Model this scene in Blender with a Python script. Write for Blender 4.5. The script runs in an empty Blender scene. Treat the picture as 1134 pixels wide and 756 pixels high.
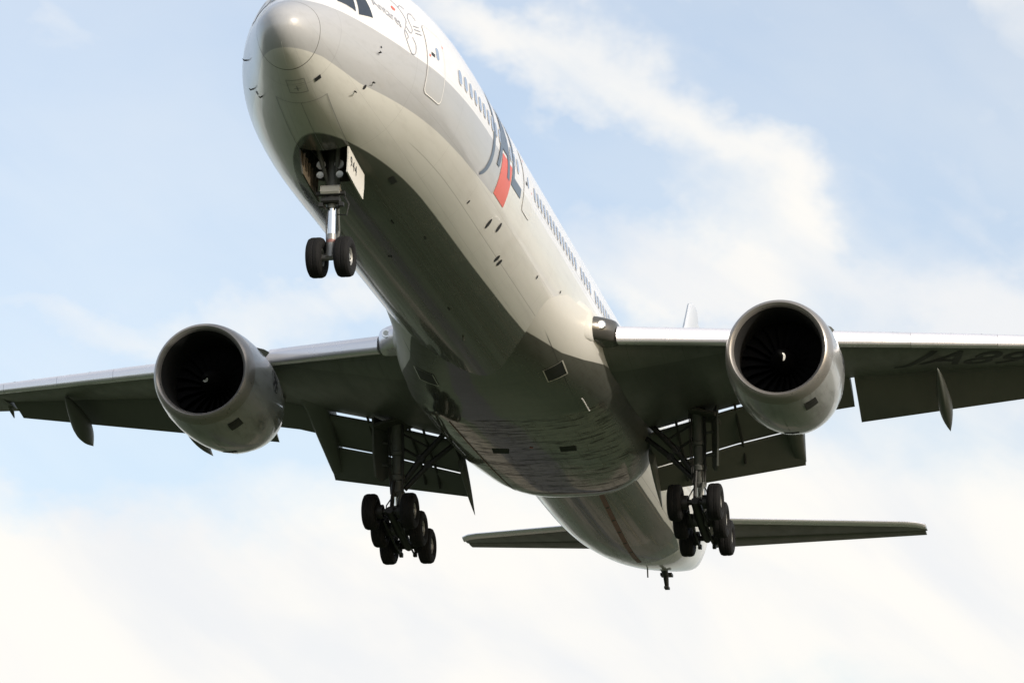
import bpy, bmesh, math, random
import numpy as np
from mathutils import Matrix, Vector
random.seed(7)
rad = math.radians
scene = bpy.context.scene
C = scene.collection

# ------------------------------------------------------------------ camera, light, sky, exposure
# Airliner axes: x aft from the nose tip, y to starboard, z up. UP is the world's vertical in these axes.
PITCH = rad(3.0)
UP = Vector((-math.sin(PITCH), .009, math.cos(PITCH))).normalized()
CAM_P = Vector((-77.4589, -22.3426, -33.1937))           # the photographer, in airliner axes
CAM_R = ((0.198133, -0.980000, 0.018509), (0.281662, 0.038838, -0.958727), (0.938834, 0.195169, 0.283725))
SUN_P = Vector((-.50, -.78, .37)).normalized()         # towards the sun
ax = (Vector((1, 0, 0)) - UP * UP.x).normalized()
ay = UP.cross(ax)
A3 = Matrix((ax, ay, UP))                              # airliner axes -> world axes
EYE = Vector((0, 0, 1.7))
ROOT_M = Matrix.Translation(EYE - A3 @ CAM_P) @ A3.to_4x4()

cam = bpy.data.cameras.new('camera')
cam.sensor_width = 36.0
cam.lens = 118.32
cam.clip_start = .5
cam.clip_end = 20000
camo = bpy.data.objects.new('camera', cam)
C.objects.link(camo)
r0, r1, r2 = (Vector(r) for r in CAM_R)
cm = Matrix((A3 @ r0, A3 @ -r1, A3 @ -r2)).transposed()
camo.matrix_world = Matrix.Translation(EYE) @ cm.to_4x4()
scene.camera = camo
view_dir = A3 @ r2
AZ0 = math.atan2(view_dir.y, view_dir.x)

sun_w = (A3 @ SUN_P).normalized()
sun_el = math.asin(sun_w.z)
sun = bpy.data.lights.new('sun', 'SUN')
sun.energy = 2.05
sun.angle = rad(.6)
sun.color = (1.0, .93, .83)
suno = bpy.data.objects.new('sun', sun)
C.objects.link(suno)
suno.rotation_euler = sun_w.to_track_quat('Z', 'Y').to_euler()

scene.view_settings.view_transform = 'Standard'
scene.view_settings.look = 'None'
scene.view_settings.gamma = 1
scene.view_settings.use_curve_mapping = False
scene.view_settings.exposure = 0.62

# ------------------------------------------------------------------ node helpers and materials
class NT:
    def __init__(s, tree):
        s.t = tree; s.n = tree.nodes; s.l = tree.links
    def node(s, typ, **kw):
        n = s.n.new(typ)
        for k, v in kw.items(): setattr(n, k, v)
        return n
    def put(s, sock, v):
        if hasattr(v, 'is_output'): s.l.new(v, sock)
        else: sock.default_value = v
    def m(s, op, a, b=None, c=None, clamp=False):
        n = s.node('ShaderNodeMath', operation=op, use_clamp=clamp)
        s.put(n.inputs[0], a)
        if b is not None: s.put(n.inputs[1], b)
        if c is not None: s.put(n.inputs[2], c)
        return n.outputs[0]
    def mix(s, f, a, b):
        n = s.node('ShaderNodeMix', data_type='RGBA')
        s.put(n.inputs[0], f); s.put(n.inputs[6], a); s.put(n.inputs[7], b)
        return n.outputs[2]
    def step(s, x, lo, hi, smooth=True):
        n = s.node('ShaderNodeMapRange', interpolation_type='SMOOTHSTEP' if smooth else 'LINEAR')
        s.put(n.inputs['Value'], x); s.put(n.inputs['From Min'], lo); s.put(n.inputs['From Max'], hi)
        return n.outputs[0]
    def noise(s, vec, scale, detail=4, rough=.55, dist=0):
        n = s.node('ShaderNodeTexNoise')
        if vec is not None: s.l.new(vec, n.inputs['Vector'])
        n.inputs['Scale'].default_value = scale; n.inputs['Detail'].default_value = detail
        n.inputs['Roughness'].default_value = rough; n.inputs['Distortion'].default_value = dist
        return n.outputs[0]
    def scaled(s, vec, sc):
        n = s.node('ShaderNodeVectorMath', operation='MULTIPLY')
        s.l.new(vec, n.inputs[0]); n.inputs[1].default_value = sc
        return n.outputs[0]
    def sep(s, vec):
        n = s.node('ShaderNodeSeparateXYZ'); s.l.new(vec, n.inputs[0]); return n.outputs
    def obj(s): return s.node('ShaderNodeTexCoord').outputs['Object']
    def curve(s, x, pts, x0, x1, y0, y1):
        u = s.m('DIVIDE', s.m('SUBTRACT', x, x0), x1 - x0)
        n = s.node('ShaderNodeFloatCurve')
        cv = n.mapping.curves[0]
        P = [((a - x0)/(x1 - x0), (b - y0)/(y1 - y0)) for a, b in pts]
        cv.points[0].location = P[0]; cv.points[1].location = P[-1]
        for q in P[1:-1]: cv.points.new(*q)
        for p in cv.points: p.handle_type = 'VECTOR'
        n.mapping.update()
        s.l.new(u, n.inputs['Value'])
        return s.m('ADD', s.m('MULTIPLY', n.outputs[0], y1 - y0), y0)

def rgba(c): return (c[0], c[1], c[2], 1) if not isinstance(c, (int, float)) else (c, c, c, 1)

def new_mat(name):
    m = bpy.data.materials.new(name); m.use_nodes = True
    t = NT(m.node_tree); b = t.n['Principled BSDF']
    return m, t, b

def simple(name, col, rough=.5, metal=0, coat=0, var=.18, scale=1.5, stretch=(1, 1, 1), bump=0, spec=.5):
    m, t, b = new_mat(name)
    v = t.scaled(t.obj(), stretch)
    n = t.noise(v, scale, 5, .6)
    k = t.m('ADD', t.m('MULTIPLY', n, 2*var), 1 - var)
    mx = t.node('ShaderNodeVectorMath', operation='SCALE')
    mx.inputs[0].default_value = rgba(col)[:3]; t.l.new(k, mx.inputs['Scale'])
    t.l.new(mx.outputs[0], b.inputs['Base Color'])
    t.put(b.inputs['Roughness'], t.m('ADD', t.m('MULTIPLY', n, .2), rough - .1, clamp=True))
    b.inputs['Metallic'].default_value = metal
    b.inputs['Coat Weight'].default_value = coat; b.inputs['Coat Roughness'].default_value = .08
    b.inputs['Specular IOR Level'].default_value = spec
    if bump:
        bn = t.node('ShaderNodeBump'); bn.inputs['Strength'].default_value = bump; bn.inputs['Distance'].default_value = .02
        t.l.new(t.noise(v, scale*6, 6, .6), bn.inputs['Height']); t.l.new(bn.outputs[0], b.inputs['Normal'])
    return m

M = {}
# --- livery: white top, grey cheat band from the nose to the logo, pale lower sides, grey glossy belly
def livery():
    m, t, b = new_mat('livery_paint')
    o = t.obj(); x, y, z = t.sep(o)
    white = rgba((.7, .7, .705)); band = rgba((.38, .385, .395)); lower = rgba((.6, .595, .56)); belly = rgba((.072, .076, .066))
    # grey band between two lines, ending in front of the red block
    up = t.curve(x, [(0, -.05), (1.4, -.01), (3, -.09), (4.6, -.2), (7, -.17), (13.2, -.1), (20, -.1)], 0, 20, -1, 0)
    lo = t.curve(x, [(0, -1.57), (1.3, -1.5), (3, -1.63), (6, -1.54), (10, -1.43), (13.2, -1.3), (20, -1.3)], 0, 20, -2, 0)
    below_up = t.step(t.m('SUBTRACT', up, z), -.008, .008)
    below_lo = t.step(t.m('SUBTRACT', lo, z), -.008, .008)
    ahead = t.step(x, 13.22, 13.2)
    # aft of the block the pale lower colour starts softly at the same height
    col = t.mix(below_up, white, band)
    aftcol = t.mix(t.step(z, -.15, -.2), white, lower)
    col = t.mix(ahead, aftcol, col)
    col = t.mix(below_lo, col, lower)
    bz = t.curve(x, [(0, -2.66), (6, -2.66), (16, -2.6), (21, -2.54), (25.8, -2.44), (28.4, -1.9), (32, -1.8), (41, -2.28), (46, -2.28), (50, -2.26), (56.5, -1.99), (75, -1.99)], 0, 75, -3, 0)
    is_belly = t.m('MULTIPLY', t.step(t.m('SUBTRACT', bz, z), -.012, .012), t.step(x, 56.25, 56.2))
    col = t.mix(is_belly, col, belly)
    # thin dark line under the window row, aft of the logo
    ln = t.m('MULTIPLY', t.step(t.m('ABSOLUTE', t.m('SUBTRACT', z, .08)), .028, .016), t.step(x, 18.2, 18.3))
    col = t.mix(t.m('MULTIPLY', ln, .45), col, rgba((.2, .2, .22)))
    # skin joints: rings and two stringer lines
    ring = t.m('ABSOLUTE', t.m('SUBTRACT', t.m('FRACT', t.m('DIVIDE', x, 3.35)), .5))
    ringm = t.step(ring, .0035, .0015)
    lap = t.m('MULTIPLY', t.step(t.m('ABSOLUTE', t.m('ADD', z, 2.12)), .012, .005), t.step(x, 6, 7))
    lap2 = t.step(t.m('ABSOLUTE', t.m('ADD', z, 2.93)), .006, .003)
    ang = t.m('ARCTAN2', y, z)
    arcs = t.step(t.m('ABSOLUTE', t.m('SUBTRACT', t.m('FRACT', t.m('MULTIPLY', ang, 2.2)), .5)), .006, .002)
    seam = t.m('MAXIMUM', t.m('MAXIMUM', t.m('MULTIPLY', ringm, .5), lap), t.m('MULTIPLY', arcs, .55))
    # dirt drawn aft by the airflow, stronger on the belly
    st = t.noise(t.scaled(o, (.16, 2.2, 2.2)), 2.4, 6, .65)
    st2 = t.noise(t.scaled(o, (.5, .9, .9)), 1.1, 5, .6)
    dirt = t.m('MULTIPLY', t.step(st, .46, .74), t.m('ADD', t.m('MULTIPLY', is_belly, .25), .1))
    col = t.mix(dirt, col, rgba((.085, .078, .06)))
    rear = t.noise(t.scaled(o, (.03, 3.4, 3.4)), 1.3, 4, .6)
    col = t.mix(t.m('MULTIPLY', t.m('MULTIPLY', t.step(rear, .5, .68), is_belly), t.m('ADD', t.m('MULTIPLY', t.step(x, 40, 46), .5), .12)), col, rgba((.3, .265, .2)))
    col = t.mix(t.m('MULTIPLY', t.step(st2, .5, .8), .16), col, rgba((.34, .3, .24)))
    col = t.mix(t.m('MULTIPLY', seam, .4), col, rgba((.06, .06, .055)))
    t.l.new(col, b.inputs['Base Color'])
    r = t.m('ADD', t.m('MULTIPLY', st2, .16), t.m('SUBTRACT', .24, t.m('MULTIPLY', is_belly, .15)))
    t.l.new(t.m('ADD', r, t.m('MULTIPLY', t.m('MULTIPLY', t.step(st, .42, .7), is_belly), .12)), b.inputs['Roughness'])
    t.l.new(t.m('SUBTRACT', .5, t.m('MULTIPLY', t.m('MULTIPLY', t.step(rear, .42, .6), is_belly), .22)), b.inputs['Specular IOR Level'])
    t.l.new(t.m('SUBTRACT', .5, t.m('MULTIPLY', t.m('MULTIPLY', t.step(rear, .42, .6), is_belly), .24)), b.inputs['Coat Weight']); b.inputs['Coat Roughness'].default_value = .05
    bn = t.node('ShaderNodeBump'); bn.inputs['Strength'].default_value = .12; bn.inputs['Distance'].default_value = .03
    h = t.m('SUBTRACT', t.m('ADD', t.noise(t.scaled(o, (.5, 1.2, 1.2)), .8, 2, .5), t.m('MULTIPLY', t.noise(t.scaled(o, (.06, 2.6, 2.6)), 1.0, 3, .5), 1.2)), t.m('MULTIPLY', seam, .3))
    t.l.new(h, bn.inputs['Height']); t.l.new(bn.outputs[0], b.inputs['Normal'])
    return m
M['livery'] = livery()

def fairing_paint():
    m, t, b = new_mat('fairing_paint')
    o = t.obj(); x, y, z = t.sep(o)
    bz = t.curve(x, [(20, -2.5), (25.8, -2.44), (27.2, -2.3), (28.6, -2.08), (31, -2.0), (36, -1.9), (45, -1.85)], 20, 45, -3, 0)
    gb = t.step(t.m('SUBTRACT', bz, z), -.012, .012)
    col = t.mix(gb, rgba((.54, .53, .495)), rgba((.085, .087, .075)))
    st = t.noise(t.scaled(o, (.3, 2.6, 2.6)), 2.2, 7, .68)
    cross = t.noise(t.scaled(o, (3.2, .5, 1)), 1.6, 6, .7)
    flat = t.m('MULTIPLY', t.step(z, -2.75, -3.05), t.step(x, 30.2, 30.5))
    col = t.mix(t.m('MULTIPLY', t.step(st, .47, .72), t.m('ADD', t.m('MULTIPLY', gb, .5), .04)), col, rgba((.05, .045, .034)))
    col = t.mix(t.m('MULTIPLY', t.m('MULTIPLY', t.step(t.noise(o, .45, 3, .5), .36, .56), flat), .75), col, rgba((.2, .172, .13)))  # flat bottom lightened in patches, imitating the ground's reflection in the colour
    fine = t.noise(t.scaled(o, (9, .9, 1)), 1.3, 6, .7)
    col = t.mix(t.m('MULTIPLY', t.m('MULTIPLY', t.step(cross, .5, .6), flat), .8), col, rgba((.03, .026, .02)))
    col = t.mix(t.m('MULTIPLY', t.m('MULTIPLY', t.step(fine, .54, .62), flat), .75), col, rgba((.025, .022, .018)))
    rim = t.m('MULTIPLY', t.step(x, 40.9, 41.4), t.step(st, .3, .62))
    col = t.mix(t.m('MULTIPLY', rim, .7), col, rgba((.38, .355, .3)))
    # door joints of the closed wheel wells
    jx = t.step(t.m('ABSOLUTE', t.m('SUBTRACT', x, 30.4)), .02, .01)
    jx2 = t.step(t.m('ABSOLUTE', t.m('SUBTRACT', x, 39.9)), .02, .01)
    jc = t.m('MULTIPLY', t.step(t.m('ABSOLUTE', y), .016, .008), t.step(x, 36, 36.2))
    jy = t.step(t.m('ABSOLUTE', t.m('SUBTRACT', t.m('ABSOLUTE', y), 2.35)), .02, .01)
    j = t.m('MULTIPLY', t.m('MAXIMUM', t.m('MAXIMUM', jx, jx2), t.m('MAXIMUM', jc, jy)), t.step(z, -2.2, -2.4))
    col = t.mix(t.m('MULTIPLY', j, .7), col, rgba((.03, .03, .028)))
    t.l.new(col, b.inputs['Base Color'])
    t.l.new(t.m('ADD', t.m('MULTIPLY', cross, .16), t.m('ADD', .03, t.m('MULTIPLY', t.step(z, -3.05, -2.6), .36))), b.inputs['Roughness'])
    scr = t.m('MULTIPLY', t.m('MAXIMUM', t.m('MAXIMUM', t.step(cross, .5, .6), t.m('MULTIPLY', t.step(fine, .53, .62), .8)), t.m('MULTIPLY', t.step(st, .5, .66), .6)), t.m('ADD', t.m('MULTIPLY', flat, .75), .15))
    clean = t.m('SUBTRACT', 1, scr)
    t.l.new(t.m('MULTIPLY', t.m('ADD', t.m('MULTIPLY', t.step(z, -2.75, -3.05), .8), .05), clean), b.inputs['Coat Weight'])
    t.l.new(t.m('MULTIPLY', clean, .5), b.inputs['Specular IOR Level']); b.inputs['Coat Roughness'].default_value = .04
    bn = t.node('ShaderNodeBump'); bn.inputs['Strength'].default_value = .2; bn.inputs['Distance'].default_value = .04
    t.l.new(t.m('ADD', t.noise(t.scaled(o, (1.1, .9, .9)), 1.0, 3, .5), t.m('MULTIPLY', cross, .03)), bn.inputs['Height'])
    t.l.new(bn.outputs[0], b.inputs['Normal'])
    return m
M['fairing'] = fairing_paint()

def wing_paint():
    m, t, b = new_mat('wing_grey')
    o = t.obj(); x, y, z = t.sep(o)
    ay_ = t.m('ABSOLUTE', y)
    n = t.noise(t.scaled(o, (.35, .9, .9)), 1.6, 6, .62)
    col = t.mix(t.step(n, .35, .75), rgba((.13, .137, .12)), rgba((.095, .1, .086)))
    # front spar joint and rib joints, running with the sweep
    sx = t.m('SUBTRACT', x, t.m('MULTIPLY', t.m('SUBTRACT', ay_, 3.1), .66))
    dark = t.m('MULTIPLY', t.step(t.m('SUBTRACT', x, t.m('MULTIPLY', t.m('SUBTRACT', ay_, 4), .33)), 29.5, 29.54), t.step(ay_, 9.8, 9.7))
    col = t.mix(t.m('MULTIPLY', dark, .75), col, rgba((.07, .075, .065)))
    rib = t.step(t.m('ABSOLUTE', t.m('SUBTRACT', t.m('FRACT', t.m('DIVIDE', ay_, 1.7)), .5)), .007, .003)
    spar = t.step(t.m('ABSOLUTE', t.m('SUBTRACT', t.m('FRACT', t.m('DIVIDE', sx, 1.9)), .5)), .006, .003)
    col = t.mix(t.m('MULTIPLY', t.m('MAXIMUM', rib, spar), .45), col, rgba((.04, .04, .035)))
    # two rows of oval tank access panels along the box, and streaks aft of them
    fu = t.m('MULTIPLY', t.m('SUBTRACT', t.m('FRACT', t.m('DIVIDE', ay_, .62)), .5), .62)
    for k in (31.3, 32.9):
        dv = t.m('DIVIDE', t.m('SUBTRACT', sx, k), .36); du = t.m('DIVIDE', fu, .2)
        e = t.m('ABSOLUTE', t.m('SUBTRACT', t.m('ADD', t.m('MULTIPLY', du, du), t.m('MULTIPLY', dv, dv)), 1))
        col = t.mix(t.m('MULTIPLY', t.step(e, .16, .06), .5), col, rgba((.045, .045, .04)))
    stn = t.noise(t.scaled(o, (.22, 3.2, 1)), 1.6, 5, .65)
    col = t.mix(t.m('MULTIPLY', t.step(stn, .55, .75), .45), col, rgba((.05, .045, .035)))
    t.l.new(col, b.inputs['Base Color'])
    t.l.new(t.m('ADD', t.m('MULTIPLY', n, .25), .25), b.inputs['Roughness'])
    return m
M['wing'] = wing_paint()
M['flap'] = simple('flap_grey', (.1, .106, .094), .5, var=.2, scale=1.2, stretch=(.6, 1.4, 1.4))
M['metal'] = simple('bare_aluminium', (.82, .81, .85), .26, metal=.6, var=.07, scale=1.2, stretch=(1, .5, 1))
M['lip'] = simple('polished_lip', (.3, .285, .27), .3, metal=.6, var=.08, scale=2.0)
def cowl():
    m, t, b = new_mat('cowl_paint')
    o = t.obj(); x, y, z = t.sep(o)
    n = t.noise(t.scaled(o, (.35, 1.3, 1.3)), 2.0, 6, .65)
    col = t.mix(t.step(n, .42, .75), rgba((.275, .285, .288)), rgba((.16, .164, .158)))
    j = t.step(t.m('ABSOLUTE', t.m('SUBTRACT', x, 28.0)), .018, .008)
    j2 = t.step(t.m('ABSOLUTE', t.m('SUBTRACT', x, 30.1)), .018, .008)
    col = t.mix(t.m('MULTIPLY', t.m('MAXIMUM', j, j2), .5), col, rgba((.05, .05, .05)))
    # brown patches round the bottom of the rear cowl
    s2 = t.noise(t.scaled(o, (1.2, 1.2, 3)), 1.8, 6, .7)
    so = t.m('MULTIPLY', t.m('MULTIPLY', t.step(z, -3.6, -4.1), t.step(x, 28.6, 30.4)), t.step(s2, .4, .6))
    col = t.mix(t.m('MULTIPLY', so, .6), col, rgba((.12, .08, .055)))
    t.l.new(col, b.inputs['Base Color'])
    b.inputs['Roughness'].default_value = .3
    b.inputs['Coat Weight'].default_value = .6; b.inputs['Coat Roughness'].default_value = .06
    return m
M['cowl'] = cowl()
M['liner'] = simple('intake_liner', (.022, .022, .022), .8, var=.15, scale=4, spec=.08)
M['blade'] = simple('fan_titanium', (.009, .009, .0095), .8, var=.15, scale=3, spec=.02)
M['spinner'] = simple('spinner_black', (.005, .005, .005), .6, spec=.05)
M['white'] = simple('white_marking', (.8, .8, .77), .45, var=.05)
M['rubber'] = simple('tyre_rubber', (.008, .008, .0085), .8, var=.35, scale=5, bump=.15, spec=.25)
M['hub'] = simple('wheel_hub', (.3, .3, .29), .45, metal=.5, var=.25, scale=8)
M['gear'] = simple('gear_grey_paint', (.1, .104, .095), .5, var=.35, scale=5, bump=.1)
M['geardark'] = simple('gear_dark_steel', (.03, .03, .029), .5, metal=.3, var=.35, scale=6)
M['chrome'] = simple('chrome_oleo', (.8, .8, .8), .18, metal=1, var=.06, scale=6)
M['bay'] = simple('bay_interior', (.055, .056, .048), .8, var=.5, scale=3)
M['doorin'] = simple('door_inner_primer', (.09, .07, .045), .7, var=.3, scale=3)
M['doorout'] = simple('gear_door_paint', (.6, .585, .54), .4, var=.1, scale=3)
M['black'] = simple('black_paint', (.02, .02, .022), .5, var=.1)
M['navy'] = simple('logo_charcoal', (.1, .135, .19), .4, var=.05)
M['red'] = simple('logo_red', (.6, .12, .09), .4, var=.05)
M['redline'] = simple('faded_red_stripe', (.26, .12, .105), .5, var=.4, scale=3, stretch=(.5, 2, 2))
M['glass'] = simple('cockpit_glass', (.02, .028, .04), .08, var=.1, spec=.8)
M['window'] = simple('cabin_window_pane', (.27, .34, .47), .25, var=.3, scale=1.0)
M['frame'] = simple('window_surround', (.68, .67, .65), .4, var=.06)
M['seam'] = simple('panel_gap', (.11, .11, .1), .7, var=.2)
M['greyline'] = simple('door_edge', (.3, .3, .31), .5, var=.1)
M['emblem'] = simple('emblem_line', (.3, .31, .35), .5, var=.1)
M['lamp'] = simple('lamp_reflector', (.5, .5, .47), .35, metal=.5, var=.1, scale=8)
lm_, lt_, lb_ = new_mat('lit_landing_lamp')
lb_.inputs['Emission Color'].default_value = (1, .8, .5, 1); lb_.inputs['Emission Strength'].default_value = 9
M['lit'] = lm_
M['fin'] = simple('fin_paint', (.5, .53, .58), .35, var=.1, scale=.4)
M['housing'] = simple('lamp_housing', (.12, .115, .105), .22, metal=.6, var=.15, scale=2)

# ------------------------------------------------------------------ sky
def build_sky():
    w = bpy.data.worlds.new('World'); scene.world = w; w.use_nodes = True
    t = NT(w.node_tree); t.n.clear()
    out = t.node('ShaderNodeOutputWorld')
    sk = t.node('ShaderNodeTexSky'); sk.sky_type = 'NISHITA'; sk.sun_disc = False
    sk.sun_elevation = sun_el
    sk.sun_rotation = math.atan2(sun_w.x, sun_w.y)
    sk.air_density = 1.0; sk.dust_density = 3.0; sk.ozone_density = 1.0
    bg = t.node('ShaderNodeBackground'); bg.inputs['Strength'].default_value = SKY
    d = t.node('ShaderNodeTexCoord').outputs['Generated']
    rot = t.node('ShaderNodeVectorRotate', rotation_type='Z_AXIS'); t.l.new(d, rot.inputs['Vector'])
    rot.inputs['Angle'].default_value = -AZ0
    x, y, z = t.sep(rot.outputs[0])
    U = t.m('MULTIPLY', t.m('ARCTAN2', y, x), -180/math.pi)        # degrees of azimuth
    V = t.m('MULTIPLY', t.m('ARCSINE', z), 180/math.pi)            # degrees above the horizon
    # ragged edges: the cloud field is looked up at a noisily shifted direction
    w1 = t.m('MULTIPLY', t.m('SUBTRACT', t.noise(d, 14, 5, .6), .5), 4.6)
    w2 = t.m('MULTIPLY', t.m('SUBTRACT', t.noise(t.scaled(d, (1.0, 1.0, 1.4)), 17, 5, .6), .5), 4.0)
    Uw = t.m('ADD', U, w1); Vw = t.m('ADD', V, w2)
    total = None
    for (u0, v0, ru, rv, a, wt) in CLOUDS:
        ca, sa = math.cos(rad(a)), math.sin(rad(a))
        du = t.m('SUBTRACT', Uw, u0); dv = t.m('SUBTRACT', Vw, v0)
        p = t.m('DIVIDE', t.m('ADD', t.m('MULTIPLY', du, ca), t.m('MULTIPLY', dv, sa)), ru)
        q = t.m('DIVIDE', t.m('SUBTRACT', t.m('MULTIPLY', dv, ca), t.m('MULTIPLY', du, sa)), rv)
        g = t.m('MULTIPLY', t.m('EXPONENT', t.m('MULTIPLY', t.m('ADD', t.m('MULTIPLY', p, p), t.m('MULTIPLY', q, q)), -1)), wt)
        total = g if total is None else t.m('ADD', total, g)
    # cloud elsewhere round the sky, from noise alone
    far = t.step(t.m('ADD', t.m('ABSOLUTE', U), t.m('MULTIPLY', t.m('ABSOLUTE', t.m('SUBTRACT', V, 13)), 1.3)), 10, 24)
    gen = t.step(t.noise(t.scaled(d, (1, 1, 2.2)), 2.6, 7, .6, .4), .38, .62)
    total = t.m('ADD', total, t.m('MULTIPLY', far, gen))
    cw = t.node('ShaderNodeCombineXYZ'); c35, s35 = math.cos(rad(-36)), math.sin(rad(-36))
    t.l.new(t.m('MULTIPLY', t.m('ADD', t.m('MULTIPLY', U, c35), t.m('MULTIPLY', V, s35)), .13), cw.inputs[0])
    t.l.new(t.m('MULTIPLY', t.m('SUBTRACT', t.m('MULTIPLY', V, c35), t.m('MULTIPLY', U, s35)), .42), cw.inputs[1])
    fib = t.m('ADD', t.m('MULTIPLY', t.m('SUBTRACT', t.noise(cw.outputs[0], 1.4, 6, .5, .6), .5), 1.1),
              t.m('MULTIPLY', t.m('SUBTRACT', t.noise(t.scaled(d, (1, 1, 1.8)), 30, 5, .5, .3), .5), .22))
    cover = t.step(t.m('ADD', total, fib), -.2, 1.45)
    # a thin high veil lies over all of it
    veil = t.m('ADD', t.m('MULTIPLY', t.noise(t.scaled(d, (1, 1, 2)), 6, 5, .6), .36), .2)
    cover = t.m('MAXIMUM', cover, veil)
    cl = t.node('ShaderNodeBackground')
    thick = t.step(t.noise(cw.outputs[0], .8, 5, .5, .4), .34, .6)
    t.l.new(t.mix(thick, rgba((.91, .925, .945)), rgba((1.04, 1.015, .965))), cl.inputs['Color'])
    cl.inputs['Strength'].default_value = CLOUD
    t.l.new(sk.outputs[0], bg.inputs['Color'])
    mx = t.node('ShaderNodeMixShader')
    t.l.new(cover, mx.inputs[0]); t.l.new(bg.outputs[0], mx.inputs[1]); t.l.new(cl.outputs[0], mx.inputs[2])
    t.l.new(mx.outputs[0], out.inputs['Surface'])
SKY = .15
CLOUD = .635
# (azimuth, elevation, half-lengths, tilt, weight) of each cloud bank in degrees, azimuth from the viewing direction
CLOUDS = [
    (-4.22, 8.47, 10.27, 2.46, 2, 1.25),
    (5.26, 9.62, 8.85, 3.54, 0, 1.20),
    (-9.27, 9.62, 4.11, 1.08, -8, 0.80),
    (3.52, 15.00, 2.84, 1.08, -10, 0.95),
    (8.58, 14.08, 2.69, 1.08, 15, 0.90),
    (1.15, 18.23, 3.95, 0.69, -34, 0.85),
    (4.63, 16.31, 2.69, 0.65, -40, 0.70),
    (2.10, 19.92, 1.90, 0.77, -20, 0.70),
    (8.90, 18.54, 1.03, 3.08, -6, 0.70),
    (7.00, 19.38, 2.05, 0.37, 12, 0.40),
    (-1.37, 19.61, 2.69, 0.77, -15, 0.65),
    (-7.06, 13.70, 3.63, 0.74, -3, 0.65),
    (-2.16, 14.62, 3.16, 0.69, 15, 0.45),
    (6.68, 16.54, 3.48, 1.08, -45, 0.45),
    (-8.64, 19.08, 3.16, 0.55, -5, 0.45),
    (-4.22, 14.39, 3.48, 0.69, -5, 0.35),
    (2.73, 14.31, 1.90, 0.69, 0, 0.70),
]
build_sky()

# ------------------------------------------------------------------ profile maths
def pchip(xs, ys):
    xs = np.array(xs, float); ys = np.array(ys, float)
    h = np.diff(xs); d = np.diff(ys) / h
    m = np.zeros(len(xs))
    m[0], m[-1] = d[0], d[-1]
    for i in range(1, len(xs) - 1):
        if d[i-1] * d[i] > 0:
            w1 = 2*h[i] + h[i-1]; w2 = h[i] + 2*h[i-1]
            m[i] = (w1 + w2) / (w1/d[i-1] + w2/d[i])
    def f(x):
        x = min(max(x, xs[0]), xs[-1])
        i = min(int(np.searchsorted(xs, x, side='right')) - 1, len(xs) - 2)
        t = (x - xs[i]) / h[i]
        return float((2*t**3 - 3*t**2 + 1)*ys[i] + (t**3 - 2*t**2 + t)*h[i]*m[i]
                     + (-2*t**3 + 3*t**2)*ys[i+1] + (t**3 - t**2)*h[i]*m[i+1])
    return f
# fuselage profile, x metres aft of the nose tip. sqrt-like nose handled by s = sqrt(x)
_sx = [0, .02, .08, .2, .5, 1, 1.5, 2, 2.5, 3, 3.5, 4, 5, 6, 7, 8, 9.5, 11]
def _q(f): return lambda x: f(math.sqrt(max(x, 0)))
ZT = -.95
_top = _q(pchip([math.sqrt(v) for v in _sx], [ZT, -.8, -.67, -.52, -.28, .03, .33, .68, 1.06, 1.45, 1.78, 2.06, 2.5, 2.78, 2.95, 3.04, 3.09, 3.1]))
_bot = _q(pchip([math.sqrt(v) for v in _sx], [ZT, -1.11, -1.24, -1.39, -1.63, -1.87, -2.06, -2.23, -2.38, -2.5, -2.61, -2.7, -2.84, -2.95, -3.02, -3.07, -3.1, -3.1]))
_wid = _q(pchip([math.sqrt(v) for v in _sx], [0, .155, .29, .44, .67, .92, 1.12, 1.32, 1.51, 1.71, 1.91, 2.11, 2.44, 2.68, 2.85, 2.96, 3.06, 3.1]))
_ttop = pchip([50, 58, 61, 64, 68, 71, 73], [3.1, 3.1, 3.06, 2.95, 2.7, 2.42, 2.0])
_tbot = pchip([47, 50, 53, 56, 59, 62, 65, 68, 71, 73], [-3.1, -3.07, -2.92, -2.6, -2.13, -1.55, -.92, -.25, .5, 1.15])
_twid = pchip([48, 52, 55, 58, 61, 64, 68, 71, 73], [3.1, 3.06, 2.94, 2.7, 2.34, 1.88, 1.2, .6, .18])
def TOP(x): return _top(x) if x < 11 else (_ttop(x) if x > 50 else 3.1)
def BOT(x): return _bot(x) if x < 11 else (_tbot(x) if x > 46 else -3.1)
def WID(x): return _wid(x) if x < 11 else (_twid(x) if x > 48 else 3.1)
def ZC(x):
    if x < 9.5:
        t = x / 9.5; return ZT * (1 - t)**2
    return (TOP(x) + BOT(x)) / 2
def fus(x, th):
    c, s = math.cos(th), math.sin(th); zc = ZC(x)
    return np.array([x, -WID(x)*s, zc + c*((TOP(x) - zc) if c > 0 else (zc - BOT(x)))])
def fusn(x, th):
    e = 1e-3; x = max(x, .01)
    a = fus(x + e, th) - fus(x - e, th); b = fus(x, th + e) - fus(x, th - e)
    n = np.cross(a, b); n /= np.linalg.norm(n)
    ax = np.array([x, 0, ZC(x)])
    return n if np.dot(n, fus(x, th) - ax) > 0 else -n

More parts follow.
